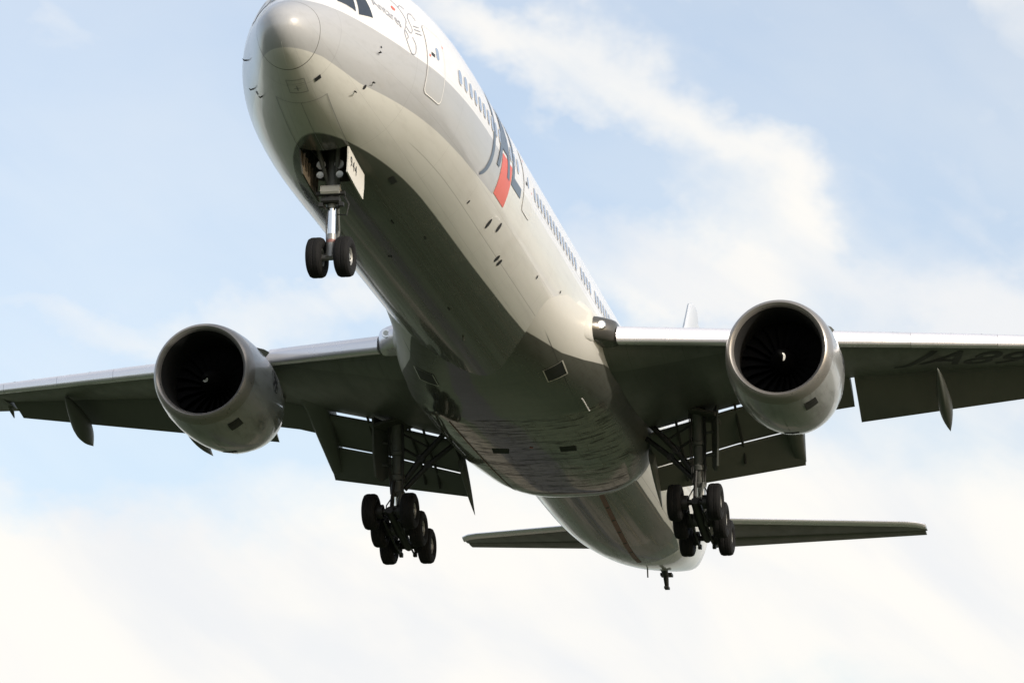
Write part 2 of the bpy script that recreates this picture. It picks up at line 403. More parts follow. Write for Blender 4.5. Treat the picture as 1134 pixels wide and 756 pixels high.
# ------------------------------------------------------------------ mesh helpers
class MB:
    def __init__(s): s.v = []; s.f = []; s.mi = []
    def add(s, pts, faces, mi=0):
        o = len(s.v); s.v += [tuple(map(float, p)) for p in pts]
        s.f += [tuple(i + o for i in f) for f in faces]; s.mi += [mi]*len(faces)
        return s
    def loft(s, rings, closed=True, caps=(True, True), mi=0):
        n = len(rings[0]); pts = [p for r in rings for p in r]; F = []
        for i in range(len(rings) - 1):
            for j in range(n if closed else n - 1):
                k = (j + 1) % n
                F.append((i*n + j, i*n + k, (i+1)*n + k, (i+1)*n + j))
        if caps[0]: F.append(tuple(range(n)))
        if caps[1]: F.append(tuple(range((len(rings)-1)*n, len(rings)*n)))
        return s.add(pts, F, mi)
    def tube(s, path, radii, n=14, mi=0, caps=(True, True)):
        path = [np.array(p, float) for p in path]
        if isinstance(radii, (int, float)): radii = [radii]*len(path)
        rings = []; u = None
        for i, p in enumerate(path):
            a = path[max(i-1, 0)]; b = path[min(i+1, len(path)-1)]
            d = (b - a)/np.linalg.norm(b - a)
            if u is None:
                h = np.array([0, 0, 1.]) if abs(d[2]) < .9 else np.array([1., 0, 0])
                u = np.cross(d, h)
            u = u - d*np.dot(u, d); u /= np.linalg.norm(u); w = np.cross(d, u)
            rings.append([p + radii[i]*(math.cos(2*math.pi*k/n)*u + math.sin(2*math.pi*k/n)*w) for k in range(n)])
        return s.loft(rings, caps=caps, mi=mi)
    def box(s, c, size, rot=None, mi=0, bev=0):
        hx, hy, hz = (q/2 for q in size); b = min(bev, hx*.9, hz*.9)
        P = []
        for sy in (-1, 1):
            if b:
                r = [(-hx+b, -hz), (hx-b, -hz), (hx, -hz+b), (hx, hz-b), (hx-b, hz), (-hx+b, hz), (-hx, hz-b), (-hx, -hz+b)]
            else: r = [(-hx, -hz), (hx, -hz), (hx, hz), (-hx, hz)]
            P.append([Vector((a, sy*hy, e)) for a, e in r])
        if rot is not None: P = [[rot @ p for p in r] for r in P]
        c = Vector(c)
        return s.loft([[p + c for p in r] for r in P], mi=mi)
    def lathe(s, prof, o=(0, 0, 0), axis='x', n=48, mi=0, closed=False):
        """prof: (along, radius) pairs"""
        o = np.array(o, float); rings = []
        for a, r in prof:
            ring = []
            for k in range(n):
                c, e = math.cos(2*math.pi*k/n), math.sin(2*math.pi*k/n)
                p = (a, r*c, r*e) if axis == 'x' else ((r*c, a, r*e) if axis == 'y' else (r*c, r*e, a))
                ring.append(o + np.array(p))
            rings.append(ring)
        if closed: rings.append(rings[0])
        return s.loft(rings, caps=(False, False), mi=mi)
    def mesh(s, name, mats, angle=38, weld=1e-5):
        me = bpy.data.meshes.new(name)
        bm = bmesh.new()
        vs = [bm.verts.new(p) for p in s.v]
        for f, mi in zip(s.f, s.mi):
            ff = []
            for i in f:
                if not ff or vs[i] is not ff[-1]: ff.append(vs[i])
            try: bf = bm.faces.new(ff); bf.material_index = mi
            except ValueError: pass
        bmesh.ops.remove_doubles(bm, verts=bm.verts, dist=weld)
        bmesh.ops.recalc_face_normals(bm, faces=bm.faces)
        for f in bm.faces: f.smooth = True
        bm.to_mesh(me); bm.free()
        for m in (mats if isinstance(mats, (list, tuple)) else [mats]): me.materials.append(m)
        me.set_sharp_from_angle(angle=rad(angle))
        return me
    def build(s, name, mats, parent, label=None, loc=None, angle=38):
        o = bpy.data.objects.new(name, s.mesh(name, mats, angle)); C.objects.link(o)
        o.parent = parent
        if loc is not None: o.location = loc
        if label: o['label'] = label
        return o

def link_copy(o, parent, loc=None, label=None):
    c = o.copy(); C.objects.link(c); c.parent = parent
    if loc is not None: c.location = loc
    if label: c['label'] = label
    for ch in list(o.children): link_copy(ch, c)
    return c

def grid_patch(fn, u0, u1, v0, v1, nu, nv):
    """surface patch fn(u, v) -> point"""
    b = MB()
    P = [fn(u0 + (u1-u0)*i/nu, v0 + (v1-v0)*j/nv) for i in range(nu+1) for j in range(nv+1)]
    F = [(i*(nv+1)+j, (i+1)*(nv+1)+j, (i+1)*(nv+1)+j+1, i*(nv+1)+j+1) for i in range(nu) for j in range(nv)]
    return b.add(P, F)

def rounded_rect(w, h, r, k=5):
    P = []
    for cx, cy, a0 in ((w/2-r, h/2-r, 0), (-w/2+r, h/2-r, 90), (-w/2+r, -h/2+r, 180), (w/2-r, -h/2+r, 270)):
        for i in range(k+1):
            a = rad(a0 + 90*i/k); P.append((cx + r*math.cos(a), cy + r*math.sin(a)))
    return P

def flat_poly(polys, cut=.12):
    """2-D polygons -> triangulated, sliced 2-D mesh (verts, faces)"""
    bm = bmesh.new()
    for P in polys:
        bm.faces.new([bm.verts.new((a, b, 0)) for a, b in P])
    bmesh.ops.triangulate(bm, faces=bm.faces)
    return slice_bm(bm, cut)

def slice_bm(bm, cut):
    for ax in (0, 1):
        lo = min(v.co[ax] for v in bm.verts); hi = max(v.co[ax] for v in bm.verts)
        k = int((hi - lo)/cut)
        for i in range(1, k+1):
            c = lo + (hi - lo)*i/(k+1); p = Vector((0, 0, 0)); p[ax] = c; n = Vector((0, 0, 0)); n[ax] = 1
            bmesh.ops.bisect_plane(bm, geom=bm.verts[:]+bm.edges[:]+bm.faces[:], plane_co=p, plane_no=n)
    bm.verts.index_update()
    V = [tuple(v.co) for v in bm.verts]; F = [tuple(v.index for v in f.verts) for f in bm.faces]
    bm.free(); return V, F

def text_2d(txt, size, cut=.12, bold=0.0, shear=0.0, spacing=1.0):
    cu = bpy.data.curves.new('lettering', 'FONT'); cu.body = txt; cu.size = size; cu.resolution_u = 3
    cu.offset = bold; cu.shear = shear; cu.space_character = spacing
    o = bpy.data.objects.new('lettering', cu); C.objects.link(o)
    bpy.context.view_layer.update()
    me = bpy.data.meshes.new_from_object(o.evaluated_get(bpy.context.evaluated_depsgraph_get()))
    bm = bmesh.new(); bm.from_mesh(me)
    bpy.data.objects.remove(o); bpy.data.curves.remove(cu); bpy.data.meshes.remove(me)
    return slice_bm(bm, cut)

def decal(name, vf, fn, mat, parent, label=None):
    V, F = vf
    return MB().add([fn(v[0], v[1]) for v in V], F).build(name, mat, parent, label)

# fuselage surface, side -1 = port
def fus_xz(x, z, off=.012, side=-1):
    zc = ZC(x); h = (TOP(x) - zc) if z > zc else (zc - BOT(x))
    c = max(-.9999, min(.9999, (z - zc)/h)); th = math.acos(c)
    p = fus(x, th) + fusn(x, th)*off
    return (p[0], p[1] if side < 0 else -p[1], p[2])
def fus_xs(x, s, off=.012):
    """x and arc length up from the port waterline"""
    th = math.pi/2 - s/3.1
    return tuple(fus(x, th) + fusn(x, th)*off)
def fus_xy(x, y, off=.012):
    """underside"""
    sgn = 1 if y <= 0 else -1
    th = math.pi - math.asin(min(.9999, abs(y)/WID(x))); p = fus(x, th) + fusn(x, th)*off
    return (p[0], p[1]*sgn, p[2])

# ------------------------------------------------------------------ ground
def ground():
    m, t, b = new_mat('grass_field')
    o = t.obj()
    n = t.noise(o, .9, 6, .7); n2 = t.noise(o, .02, 4, .55); n3 = t.noise(o, .006, 3, .5)
    col = t.mix(t.step(n, .3, .7), rgba((.02, .034, .012)), rgba((.045, .064, .024)))
    col = t.mix(t.m('MULTIPLY', t.step(n2, .45, .65), .7), col, rgba((.052, .062, .026)))
    col = t.mix(t.m('MULTIPLY', t.step(n3, .52, .62), .8), col, rgba((.085, .07, .048)))
    t.l.new(col, b.inputs['Base Color']); b.inputs['Roughness'].default_value = .95
    bn = t.node('ShaderNodeBump'); bn.inputs['Strength'].default_value = .6
    t.l.new(n, bn.inputs['Height']); t.l.new(bn.outputs[0], b.inputs['Normal'])
    mb = MB(); R_ = [0, 15, 40, 100, 250, 700, 2000, 6000, 15000]
    rings = [[(max(r, .01)*math.cos(2*math.pi*k/72), max(r, .01)*math.sin(2*math.pi*k/72), 0) for k in range(72)] for r in R_]
    mb.loft(rings, caps=(True, False))
    g = mb.build('ground', m, None); g['kind'] = 'structure'; g['label'] = 'grass field below the approach path'
    # an asphalt strip and a patch of bare earth under the approach
    m2 = simple('asphalt', (.04, .038, .034), .9, var=.25, scale=.6, bump=.3)
    m3 = simple('bare_earth', (.15, .128, .09), .95, var=.35, scale=.12, bump=.3)
    ca, sa = (A3 @ Vector((1, 0, 0))).xy.normalized()
    base = ROOT_M @ Vector((0, 0, 0))
    def P(a, c, z): return (base.x + ca*a - sa*c, base.y + sa*a + ca*c, z)
    r = MB()
    for a0 in range(60, 1460, 100): r.add([P(a0, 15, .03), P(a0+100, 15, .03), P(a0+100, 23, .03), P(a0, 23, .03)], [(0, 1, 2, 3)])
    ro = r.build('road', m2, None); ro['kind'] = 'structure'; ro['label'] = 'asphalt strip below the approach path'
    r = MB()
    for a0 in range(118, 158, 20): r.add([P(a0, -6, .015), P(a0+20, -6, .015), P(a0+20, 46, .015), P(a0, 46, .015)], [(0, 1, 2, 3)])
    ro = r.build('earth', m3, None); ro['kind'] = 'structure'; ro['label'] = 'bare earth beside the asphalt strip'
ground()

# ------------------------------------------------------------------ the airliner
root = bpy.data.objects.new('airliner', None); C.objects.link(root)
root.matrix_world = ROOT_M
root['label'] = 'white and grey twin engine airliner flying low overhead with landing gear and flaps down'
root['category'] = 'airplane'

# --- fuselage: lofted skin, nose gear bay cut open
BX0, BX1, BY = 4.74, 6.75, .66
def fuselage():
    xs = [0.0008, .004, .015, .04, .08, .14, .22, .32, .45, .6, .8] + list(np.arange(1.0, 11.01, .25)) + list(np.arange(12, 46.1, 1.0)) + list(np.arange(46.5, 73.01, .5))
    N = 120
    mb = MB(); mb.loft([[fus(x, 2*math.pi*k/N) for k in range(N)] for x in xs])
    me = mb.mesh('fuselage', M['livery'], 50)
    bm = bmesh.new(); bm.from_mesh(me)
    # radome joint
    pn = Vector((1, 0, .22)).normalized(); pc = Vector((1.06, 0, -1.88))
    def bis(bm, co, no): bmesh.ops.bisect_plane(bm, geom=bm.verts[:]+bm.edges[:]+bm.faces[:], plane_co=co, plane_no=no)
    bis(bm, pc, pn); bis(bm, pc + pn*.02, pn)
    for co, no in (((BX0, 0, 0), (1, 0, 0)), ((BX1, 0, 0), (1, 0, 0)), ((0, BY, 0), (0, 1, 0)), ((0, -BY, 0), (0, 1, 0))):
        near = [f for f in bm.faces if 4 < f.calc_center_median().x < 7.5 and f.calc_center_median().z < -1]
        ge = set(near) | {e for f in near for e in f.edges} | {v for f in near for v in f.verts}
        bmesh.ops.bisect_plane(bm, geom=list(ge), plane_co=co, plane_no=no)
    kill = [f for f in bm.faces if BX0 < f.calc_center_median().x < BX1 and abs(f.calc_center_median().y) < BY and f.calc_center_median().z < -1]
    bmesh.ops.delete(bm, geom=kill, context='FACES')
    nose = bm.copy()
    sd = lambda f: (f.calc_center_median() - pc).dot(pn)
    bmesh.ops.delete(bm, geom=[f for f in bm.faces if sd(f) < 0], context='FACES')
    # push the joint strip a little inward as a groove
    for f in bm.faces:
        if 0 <= sd(f) < .02: f.material_index = 1
    bmesh.ops.delete(nose, geom=[f for f in nose.faces if sd(f) > 0], context='FACES')
    bm.to_mesh(me); bm.free()
    me.materials.append(M['seam']); me.set_sharp_from_angle(angle=rad(50))
    fo = bpy.data.objects.new('fuselage', me); C.objects.link(fo); fo.parent = root
    mn = bpy.data.meshes.new('radome'); nose.to_mesh(mn); nose.free()
    mn.materials.append(M['livery']); mn.set_sharp_from_angle(angle=rad(50))
    no = bpy.data.objects.new('radome', mn); C.objects.link(no); no.parent = fo
    return fo
FUS = fuselage()

def bay():
    b = MB(); z1 = -1.1
    x0, x1, y = BX0 - .02, BX1 + .02, BY + .02
    def zz(x, yy): return fus_xy(x, yy, 0)[2]
    n = 8; 
    for sy in (-1, 1):
        P = [(x0 + (x1-x0)*i/n, sy*y, zz(x0 + (x1-x0)*i/n, sy*y) + .01) for i in range(n+1)] + [(x1, sy*y, z1), (x0, sy*y, z1)]
        b.add(P, [tuple(range(len(P)))])
    for x in (x0, x1):
        P = [(x, -y + 2*y*i/n, zz(x, -y + 2*y*i/n) + .01) for i in range(n+1)] + [(x, y, z1), (x, -y, z1)]
        b.add(P, [tuple(range(len(P)))])
    b.add([(x0, -y, z1), (x1, -y, z1), (x1, y, z1), (x0, y, z1)], [(0, 1, 2, 3)])
    # ribs and pipes on the walls
    for i in range(7):
        x = x0 + .15 + i*.29
        for sy in (-1, 1): b.box((x, sy*(y-.05), -2.0), (.05, .08, 1.4))
    for k, zz_ in enumerate((-2.5, -2.25, -1.8)):
        for sy in (-1, 1): b.tube([(x0 + .05, sy*(y - .12), zz_), (x1 - .1, sy*(y - .12), zz_ + .06)], .025, 8)
    b.box((x0 + .12, 0, -1.9), (.08, 1.1, .3)); b.box((x0 + .1, .3, -2.3), (.1, .2, .25)); b.box((x0 + .1, -.35, -2.35), (.1, .22, .2))
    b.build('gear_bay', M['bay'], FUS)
bay()

# --- cockpit windows, built on both sides
def window_patch(name, corners, mat, parent, off, grow=0, label=None):
    """corners: four (x, angle from the top in degrees) in order round the pane"""
    P = [np.array(c, float) for c in corners]
    c = sum(P)/4
    P = [c + (p - c)*(1 + grow) for p in P]
    def fn(u, v):
        q = (P[0]*(1-u) + P[1]*u)*(1-v) + (P[3]*(1-u) + P[2]*u)*v
        x, th = q[0], rad(q[1])
        return tuple(fus(x, th) + fusn(x, th)*off)
    return grid_patch(fn, 0, 1, 0, 1, 8, 8).build(name, mat, parent, label)
panes = [  # bottom front, bottom rear, top rear, top front
    [(1.62, 3), (1.96, 40), (2.5, 33), (2.36, 3)],
    [(2.06, 44.5), (2.5, 63.2), (2.76, 46), (2.6, 36)],
    [(2.57, 66.5), (3.13, 70), (3.2, 50), (2.84, 48)]]
for s in (1, -1):
    for P in panes:
        Q = [(a, s*b) for a, b in P]
        w = window_patch('cockpit_window', Q, M['glass'], FUS, .012)
        window_patch('frame', Q, M['frame'], FUS, .005, .1).name = 'window_frame'

# --- cabin windows of the port side
WZ = .37
def cabin_window():
    P = rounded_rect(.29, .43, .13)
    b = MB(); n = len(P)
    b.add([(0, 0, 0)] + [(a, 0, c) for a, c in P], [(0, i+1, (i+1) % n + 1) for i in range(n)], 0)
    R2 = [(a*1.16, c*1.12) for a, c in P]
    b.add([(a, .003, c) for a, c in P] + [(a, .003, c) for a, c in R2], [(i, (i+1) % n, n + (i+1) % n, n + i) for i in range(n)], 1)
    return b.mesh('cabin_window', [M['window'], M['frame']])
def window_xs():
    L = []
    x = 8.08
    while x < 35.6:
        if not (16.0 < x < 18.0) and not (25.25 < x < 26.0) and not (28.2 < x < 28.8) and not (35.0 < x < 35.8): L.append(x)
        x += .533
    x = 47
    while x < 56: L.append(x); x += .533
    return L
WM = cabin_window()
for i, x in enumerate(window_xs()):
    o = bpy.data.objects.new('cabin_window', WM); C.objects.link(o); o.parent = FUS
    p = Vector(fus_xz(x, WZ, .012)); n = Vector(fusn(x, math.acos(max(-1, min(1, (WZ - ZC(x))/(TOP(x) - ZC(x)))))))
    e1 = Vector(fus_xz(x + .1, WZ, .012)) - Vector(fus_xz(x - .1, WZ, .012)); e1.normalize()
    e3 = e1.cross(-n); e3 = (e3 if e3.z > 0 else -e3).normalized(); e2 = e3.cross(e1)
    o.matrix_local = Matrix.Translation(p) @ Matrix((e1, e2, e3)).transposed().to_4x4()

# --- doors: raised panel with a pale rim, own window and handle
def cabin_door(xc, z0, z1, w):
    d = MB(); h = z1 - z0; P = rounded_rect(w, h, .16, 4); n = len(P); zc = (z0 + z1)/2
    def S(a, c, off): return fus_xz(xc + a, zc + c, off)
    V, F = flat_poly([P], .16)
    d.add([S(a, c, .012) for a, c, _ in V], F, 0)
    D = [P[i] for i in range(n)]
    E = []
    for i in range(n):
        a, b_ = P[i], P[(i+1) % n]; k = max(1, int(math.dist(a, b_)/.15))
        for j in range(k): E.append((a[0] + (b_[0]-a[0])*j/k, a[1] + (b_[1]-a[1])*j/k))
    m = len(E)
    for s0, s1, off, mi in ((1.0, 1.05, .016, 1), (1.05, 1.075, .014, 2)):
        A = [S(a*(1 + (s0-1)*1.0), c*(1 + (s0-1)*.55), off) for a, c in E]
        B = [S(a*(1 + (s1-1)*1.0), c*(1 + (s1-1)*.55), off) for a, c in E]
        d.add(A + B, [(i, (i+1) % m, m + (i+1) % m, m + i) for i in range(m)], mi)
    W = rounded_rect(.2, .36, .09); k = len(W)
    d.add([S(0.1, WZ - zc, .02)] + [S(.1 + a, WZ - zc + c, .02) for a, c in W], [(0, i+1, (i+1) % k + 1) for i in range(k)], 3)
    Hd = [(-.32, .1), (-.1, .1), (-.1, .2), (-.32, .2)]
    d.add([S(a, WZ - zc - .28 + c, .02) for a, c in Hd], [(0, 1, 2, 3)], 4)
    return d.build('cabin_door', [M['livery'], M['frame'], M['greyline'], M['window'], M['black']], FUS)
cabin_door(6.16, -.93, .98, 1.1)
cabin_door(17.0, -.66, 1.22, 1.1)
cabin_door(50.5, -.66, 1.22, 1.1)

# --- lettering of the logo, in (x, arc above the waterline)
def arc(pts, k=10):  # smooth polyline through points
    pts = [np.array(p, float) for p in pts]; out = []
    for i in range(len(pts)-1):
        p0, p1, p2, p3 = pts[max(i-1, 0)], pts[i], pts[i+1], pts[min(i+2, len(pts)-1)]
        for j in range(k):
            t = j/k
            out.append(.5*((2*p1) + (-p0+p2)*t + (2*p0-5*p1+4*p2-p3)*t*t + (-p0+3*p1-3*p2+p3)*t**3))
    out.append(pts[-1]); return [tuple(p) for p in out]
J = arc([(12.2, 1.6), (12.2, .5), (12.17, -.35), (12.02, -.85), (11.74, -1.18), (11.4, -1.36)]) 
J2 = arc([(11.36, -1.28), (11.62, -1.05), (11.82, -.7), (11.9, -.3), (11.92, .5), (11.92, 1.6)])
decal('lettering', flat_poly([J + J2]), lambda a, b: fus_xs(a, b, .014), M['navy'], FUS, 'dark letter J of the logo')
A_left = [(12.66, -.56), (12.98, -.56), (13.2, .1), (13.3, .36), (13.55, 1.15), (13.55, 1.6), (13.38, 1.6)]
A_right = [(13.55, 1.15), (13.8, .36), (13.3, .36), (13.2, .1), (13.88, .1), (14.06, -.5), (14.38, -.5), (13.72, 1.6), (13.55, 1.6)]
decal('lettering', flat_poly([A_left, A_right]), lambda a, b: fus_xs(a, b, .02), M['navy'], FUS, 'dark letter A of the logo')
L_ = [(14.7, 1.6), (15.0, 1.6), (15.0, -.2), (16.02, -.2), (16.02, -.5), (14.7, -.5)]
decal('lettering', flat_poly([L_]), lambda a, b: fus_xs(a, b, .014), M['navy'], FUS, 'dark letter L of the logo')
decal('red_block', flat_poly([[(13.24, -.02), (14.6, -.02), (14.6, -1.28), (13.24, -1.28)]]), lambda a, b: fus_xs(a, b, .012), M['red'], FUS, 'red square of the logo')
# name, small marks beside it and its line drawing
def nose_map(x0, z0, sx=1.0, slope=0.0):
    return lambda a, b: fus_xz(x0 + a*sx, z0 + b + slope*a, .012)
decal('name_lettering', text_2d('Antares', .42, .1, .0), nose_map(3.4, .74, .72, -.25), M['emblem'], FUS, 'small grey word Antares')
decal('red_star', flat_poly([[(4.2, 1.0), (4.28, 1.05), (4.36, .97), (4.3, .9), (4.21, .92)]]), lambda a, b: fus_xz(a, b, .012), M['red'], FUS)
def stroke(pts, w, x0, z0):
    P = [np.array(p) for p in arc(pts, 6)]; Q = []
    b = MB(); V = []
    for i, p in enumerate(P):
        d = P[min(i+1, len(P)-1)] - P[max(i-1, 0)]; d /= np.linalg.norm(d); nrm = np.array([-d[1], d[0]])*w/2
        V += [fus_xz(x0 + p[0] + nrm[0], z0 + p[1] + nrm[1], .012), fus_xz(x0 + p[0] - nrm[0], z0 + p[1] - nrm[1], .012)]
    return V, [(2*i, 2*i+1, 2*i+3, 2*i+2) for i in range(len(P)-1)]
em = MB()
for S_ in ([(0, .9), (.2, .7), (.3, .4), (.2, .2), (.35, .05), (.5, .2), (.45, .5), (.6, .7), (.8, .75), (.9, .6)],
           [(.2, .2), (.05, -.05), (.12, -.3), (.3, -.55), (.5, -.5), (.55, -.25), (.42, -.05)],
           [(.2, .75), (.35, .85), (.5, .8)], [(.62, .35), (.95, .42)], [(.62, .25), (.98, .32)], [(.64, .15), (1.0, .22)], [(.1, .05), (.2, -.1), (.14, -.2)]):
    V, F = stroke(S_, .03, 4.4, .38); em.add(V, F)
em.build('line_drawing', M['emblem'], FUS, 'thin outline drawing beside the name')
# small service marks
for x, z in ((6.75, .75), (16.75, .95), (17.6, .2), (5.75, .15)):
    marks = MB(); marks.add([fus_xz(x + a, z + c, .014) for a, c in ((-.05, -.035), (.05, -.035), (.05, .035), (-.05, .035))], [(0, 1, 2, 3)])
    marks.build('service_mark', M['red'], FUS)

# --- probes, vents and small antennas on the skin
def probe(x, z, L=.22, side=-1):
    b = MB(); p = np.array(fus_xz(x, z, 0, side)); q = np.array(fus_xz(x, z, .075, side))
    b.tube([p, q, q + np.array([-L, 0, -.01])], [.022, .018, .008], 10)
    b.lathe([(0, .0), (.0, .055), (.01, .05)], (0, 0, 0), n=12) if False else None
    b.build('pitot_probe', M['geardark'], FUS)
for sd in (-1, 1):
    for x, z in ((3.29, -.68), (3.0, -1.84), (3.41, -1.46)): probe(x, z, .14, sd)
def skin_oval(x, z, rx, rz, name='vent', mat='black', side=-1):
    b = MB(); P = [(rx*math.cos(2*math.pi*k/16), rz*math.sin(2*math.pi*k/16)) for k in range(16)]
    b.add([fus_xz(x, z, .014, side)] + [fus_xz(x + a, z + c, .012, side) for a, c in P], [(0, k+1, (k+1) % 16 + 1) for k in range(16)])
    b.build(name, M[mat], FUS)
for a in ((3.22, -1.65, .05, .06), (14.26, -1.83, .11, .14), (15.17, -1.66, .11, .14), (16.68, -2.12, .11, .09), (17.06, -2.13, .11, .09), (20.6, -1.5, .06, .06), (11.9, -1.95, .05, .05), (3.35, -.5, .03, .03), (23.5, -1.1, .05, .05)): skin_oval(*a)
skin_oval(3.22, -1.65, .05, .06, side=1)
def skin_rect(x, y, lx, ly, name, mat, off=.014, label=None):
    return grid_patch(lambda u, v: fus_xy(x + u, y + v, off), -lx/2, lx/2, -ly/2, ly/2, 4, 4).build(name, M[mat], FUS, label)
skin_rect(1.69, -.6, .12, .15, 'vent', 'black')
skin_rect(7.5, -1.24, .42, .16, 'vent', 'black')
skin_rect(12.16, -1.1, .2, .05, 'vent', 'black'); skin_rect(13.1, .16, .12, .12, 'vent', 'black')
skin_rect(10.2, -.6, .3, .05, 'vent', 'black'); skin_rect(18.5, -.4, .25, .05, 'vent', 'black')
# static port plate: thin outlined rectangle under the nose
pl = MB()
for (xa, xb, ya, yb) in ((1.45, 1.47, -.3, .2), (1.6, 1.61, -.3, .2), (1.93, 1.95, -.3, .2), (1.45, 1.95, -.3, -.285), (1.45, 1.95, .185, .2), (1.68, 1.86, -.06, -.03), (1.76, 1.78, -.14, .04)):
    g = grid_patch(lambda u, v: fus_xy(u, v, .01), xa, xb, ya, yb, 3, 3); pl.add(g.v, g.f)
pl.build('access_panel', M['greyline'], FUS)
ls = MB()
for y in (.02,):
    g = grid_patch(lambda u, v: fus_xy(u, y*min(1, u/.9) + v, .006), .25, .93, -.008, .008, 10, 1); ls.add(g.v, g.f)
ls.build('lightning_strip', M['frame'], FUS)
# joints of the closed forward nose gear doors
dj = MB()
for y in (-.69, .69, 0):
    g = grid_patch(lambda u, v: fus_xy(u, v, .009), 2.35, BX0 - .02, y - .007, y + .007, 14, 1); dj.add(g.v, g.f)
g = grid_patch(lambda u, v: fus_xy(u, v, .009), 2.335, 2.35, -.7, .7, 1, 12); dj.add(g.v, g.f)
dj.build('door_joint', M['greyline'], FUS)
# blade antennas and drain masts
def blade(x, y, h, c, name='antenna', sweep=.5, t=.03):
    p = np.array(fus_xy(x, y, -.02)); b = MB(); R_ = []
    for k, (zz, cc, sx) in enumerate(((0, c, 0), (-h*.7, c*.75, h*sweep*.7), (-h, c*.45, h*sweep))):
        R_.append([p + np.array([sx + cc*(.5*math.cos(a)), t*math.sin(a), zz]) for a in np.linspace(0, 2*math.pi, 14, endpoint=False)])
    b.loft(R_); b.build(name, M['gear'], FUS)
blade(59.8, .16, .35, .12, 'drain_mast', .3)
blade(21.5, -.2, .12, .12); blade(57, -1.85, .3, .2, 'drain_mast', .6)
rs = MB(); g = grid_patch(lambda u, v: fus_xy(u, -.82 + (u - 43.8)*.052 + v, .012), 42.6, 55.6, -.09, .09, 26, 2); rs.add(g.v, g.f)
rs.build('red_stripe', M['redline'], FUS, 'faded red stripe along the rear belly')
for i in range(6):
    dots = MB()
    xx = 44.6 + i*1.95; yy = -.82 + (xx - 43.8)*.052
    P = [(xx + .1*math.cos(a), yy + .07*math.sin(a)) for a in np.linspace(0, 2*math.pi, 12, endpoint=False)]
    dots.add([fus_xy(*p, .018) for p in P], [tuple(range(12))])
    dots.build('drain_hole', M['black'], FUS)
# tail bumper
ts = MB()
ts.tube([(63.2, 0, BOT(63.2) + .1), (63.7, 0, -1.35), (64.05, 0, -1.8)], [.16, .13, .09], 12)
ts.box((64.0, 0, -1.3), (.5, .5, .12), bev=.03)
ts.box((64.1, 0, -1.85), (.42, .2, .1), bev=.03)
ts.build('tail_skid', M['geardark'], root)
ap = MB(); ap.lathe([(0, .16), (.25, .14), (.25, .1), (-.1, .08)], (72.9, 0, 1.62), n=20); ap.build('exhaust_pipe', M['geardark'], FUS)

# --- wing to body fairing
def sup(t, n): return math.copysign(abs(t)**(2/n), t)
FA = pchip([21.5, 24, 25.2, 26.5, 27.5, 29, 31, 37, 39, 40.3, 41.6, 42.6, 43.3], [2.7, 2.92, 3.06, 3.28, 3.5, 3.72, 3.82, 3.8, 3.58, 3.34, 3.0, 2.6, 2.0])
FB = pchip([21.5, 24, 25.85, 28, 31, 36, 40, 41.2, 42.2, 43, 43.3], [-2.7, -2.95, -3.1, -3.26, -3.38, -3.43, -3.43, -3.37, -3.16, -2.75, -2.45])
FN = pchip([21.5, 26, 29.4, 30.6, 40, 43.3], [2.05, 2.5, 2.75, 3.15, 3.1, 2.4])
FZ = -.9
def fair_pt(x, a):  # a: 0 = port horizontal, pi/2 = bottom
    n = FN(x); return np.array([x, -FA(x)*sup(math.cos(a), n), FZ - (FZ - FB(x))*sup(math.sin(a), n)])
def fair_xy(x, y, off=.012):
    n = FN(x); q = (1 - min(.999, abs(y)/FA(x))**n)**(1/n)
    p = np.array([x, y, FZ - (FZ - FB(x))*q]); e = .02
    f = lambda xx, yy: FZ - (FZ - FB(xx))*(1 - min(.999, abs(yy)/FA(xx))**FN(xx))**(1/FN(xx))
    nrm = np.array([(f(x+e, y) - f(x-e, y))/(2*e), (f(x, y+e) - f(x, y-e))/(2*e), -1.]); nrm /= np.linalg.norm(nrm)
    return tuple(p + nrm*off)
fb = MB(); rings = []
for x in list(np.arange(21.5, 40.1, .5)) + list(np.arange(40.2, 43.31, .2)) + [43.3]:
    r = [fair_pt(x, a) for a in np.linspace(-.0, math.pi, 72)]
    top = [np.array([x, FA(x)*q, FZ + .75*math.sqrt(max(0, 1 - q*q))]) for q in np.linspace(1, -1, 14)[1:-1]]
    rings.append(r + top)
fb.loft(rings)
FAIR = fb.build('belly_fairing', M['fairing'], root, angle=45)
def intake(s):
    x0, x1, y0, y1 = 26.2, 27.1, 1.86*s, 2.46*s
    g = lambda a, c, e, f, off, n=6: grid_patch(lambda u, v: fair_xy(u, v, off), a, c, e, f, n, n)
    b = MB(); p = g(x0, x1, y0, y1, .014); b.add(p.v, p.f, 1)  # black skin patch stands in for the shaded intake opening
    p = g(x0 + .06, x0 + .42, y0*.93 + y1*.07, y0*.07 + y1*.93, .018); b.add(p.v, p.f, 2)
    e = .035*s
    for q in ((x1, x1 + .04, y0 - e, y1 + e), (x0 - .02, x0, y0 - e, y1 + e), (x0, x1, y0 - e, y0), (x0, x1, y1, y1 + e)):
        a, c = g(*q, .024, 5), g(*q, -.01, 5); b.add(a.v, a.f, 0); b.add(c.v, c.f, 0)
    b.build('air_intake', [M['doorout'], M['black'], M['geardark']], FAIR)
for s in (1, -1): intake(s)
def outlet(x, y):
    b = MB()
    P = [np.array(fair_xy(x + u, y + v, o)) for u, v, o in ((-.2, -.28, .01), (.14, -.28, .09), (.14, .28, .09), (-.2, .28, .01))]
    Q = [np.array(fair_xy(x + u, y + v, -.02)) for u, v in ((-.2, -.28), (.14, -.28), (.14, .28), (-.2, .28))]
    b.loft([P, Q]); b.build('outlet_louvre', M['geardark'], FAIR)
for s in (1, -1): outlet(34.2, 1.2*s)
rl = MB()
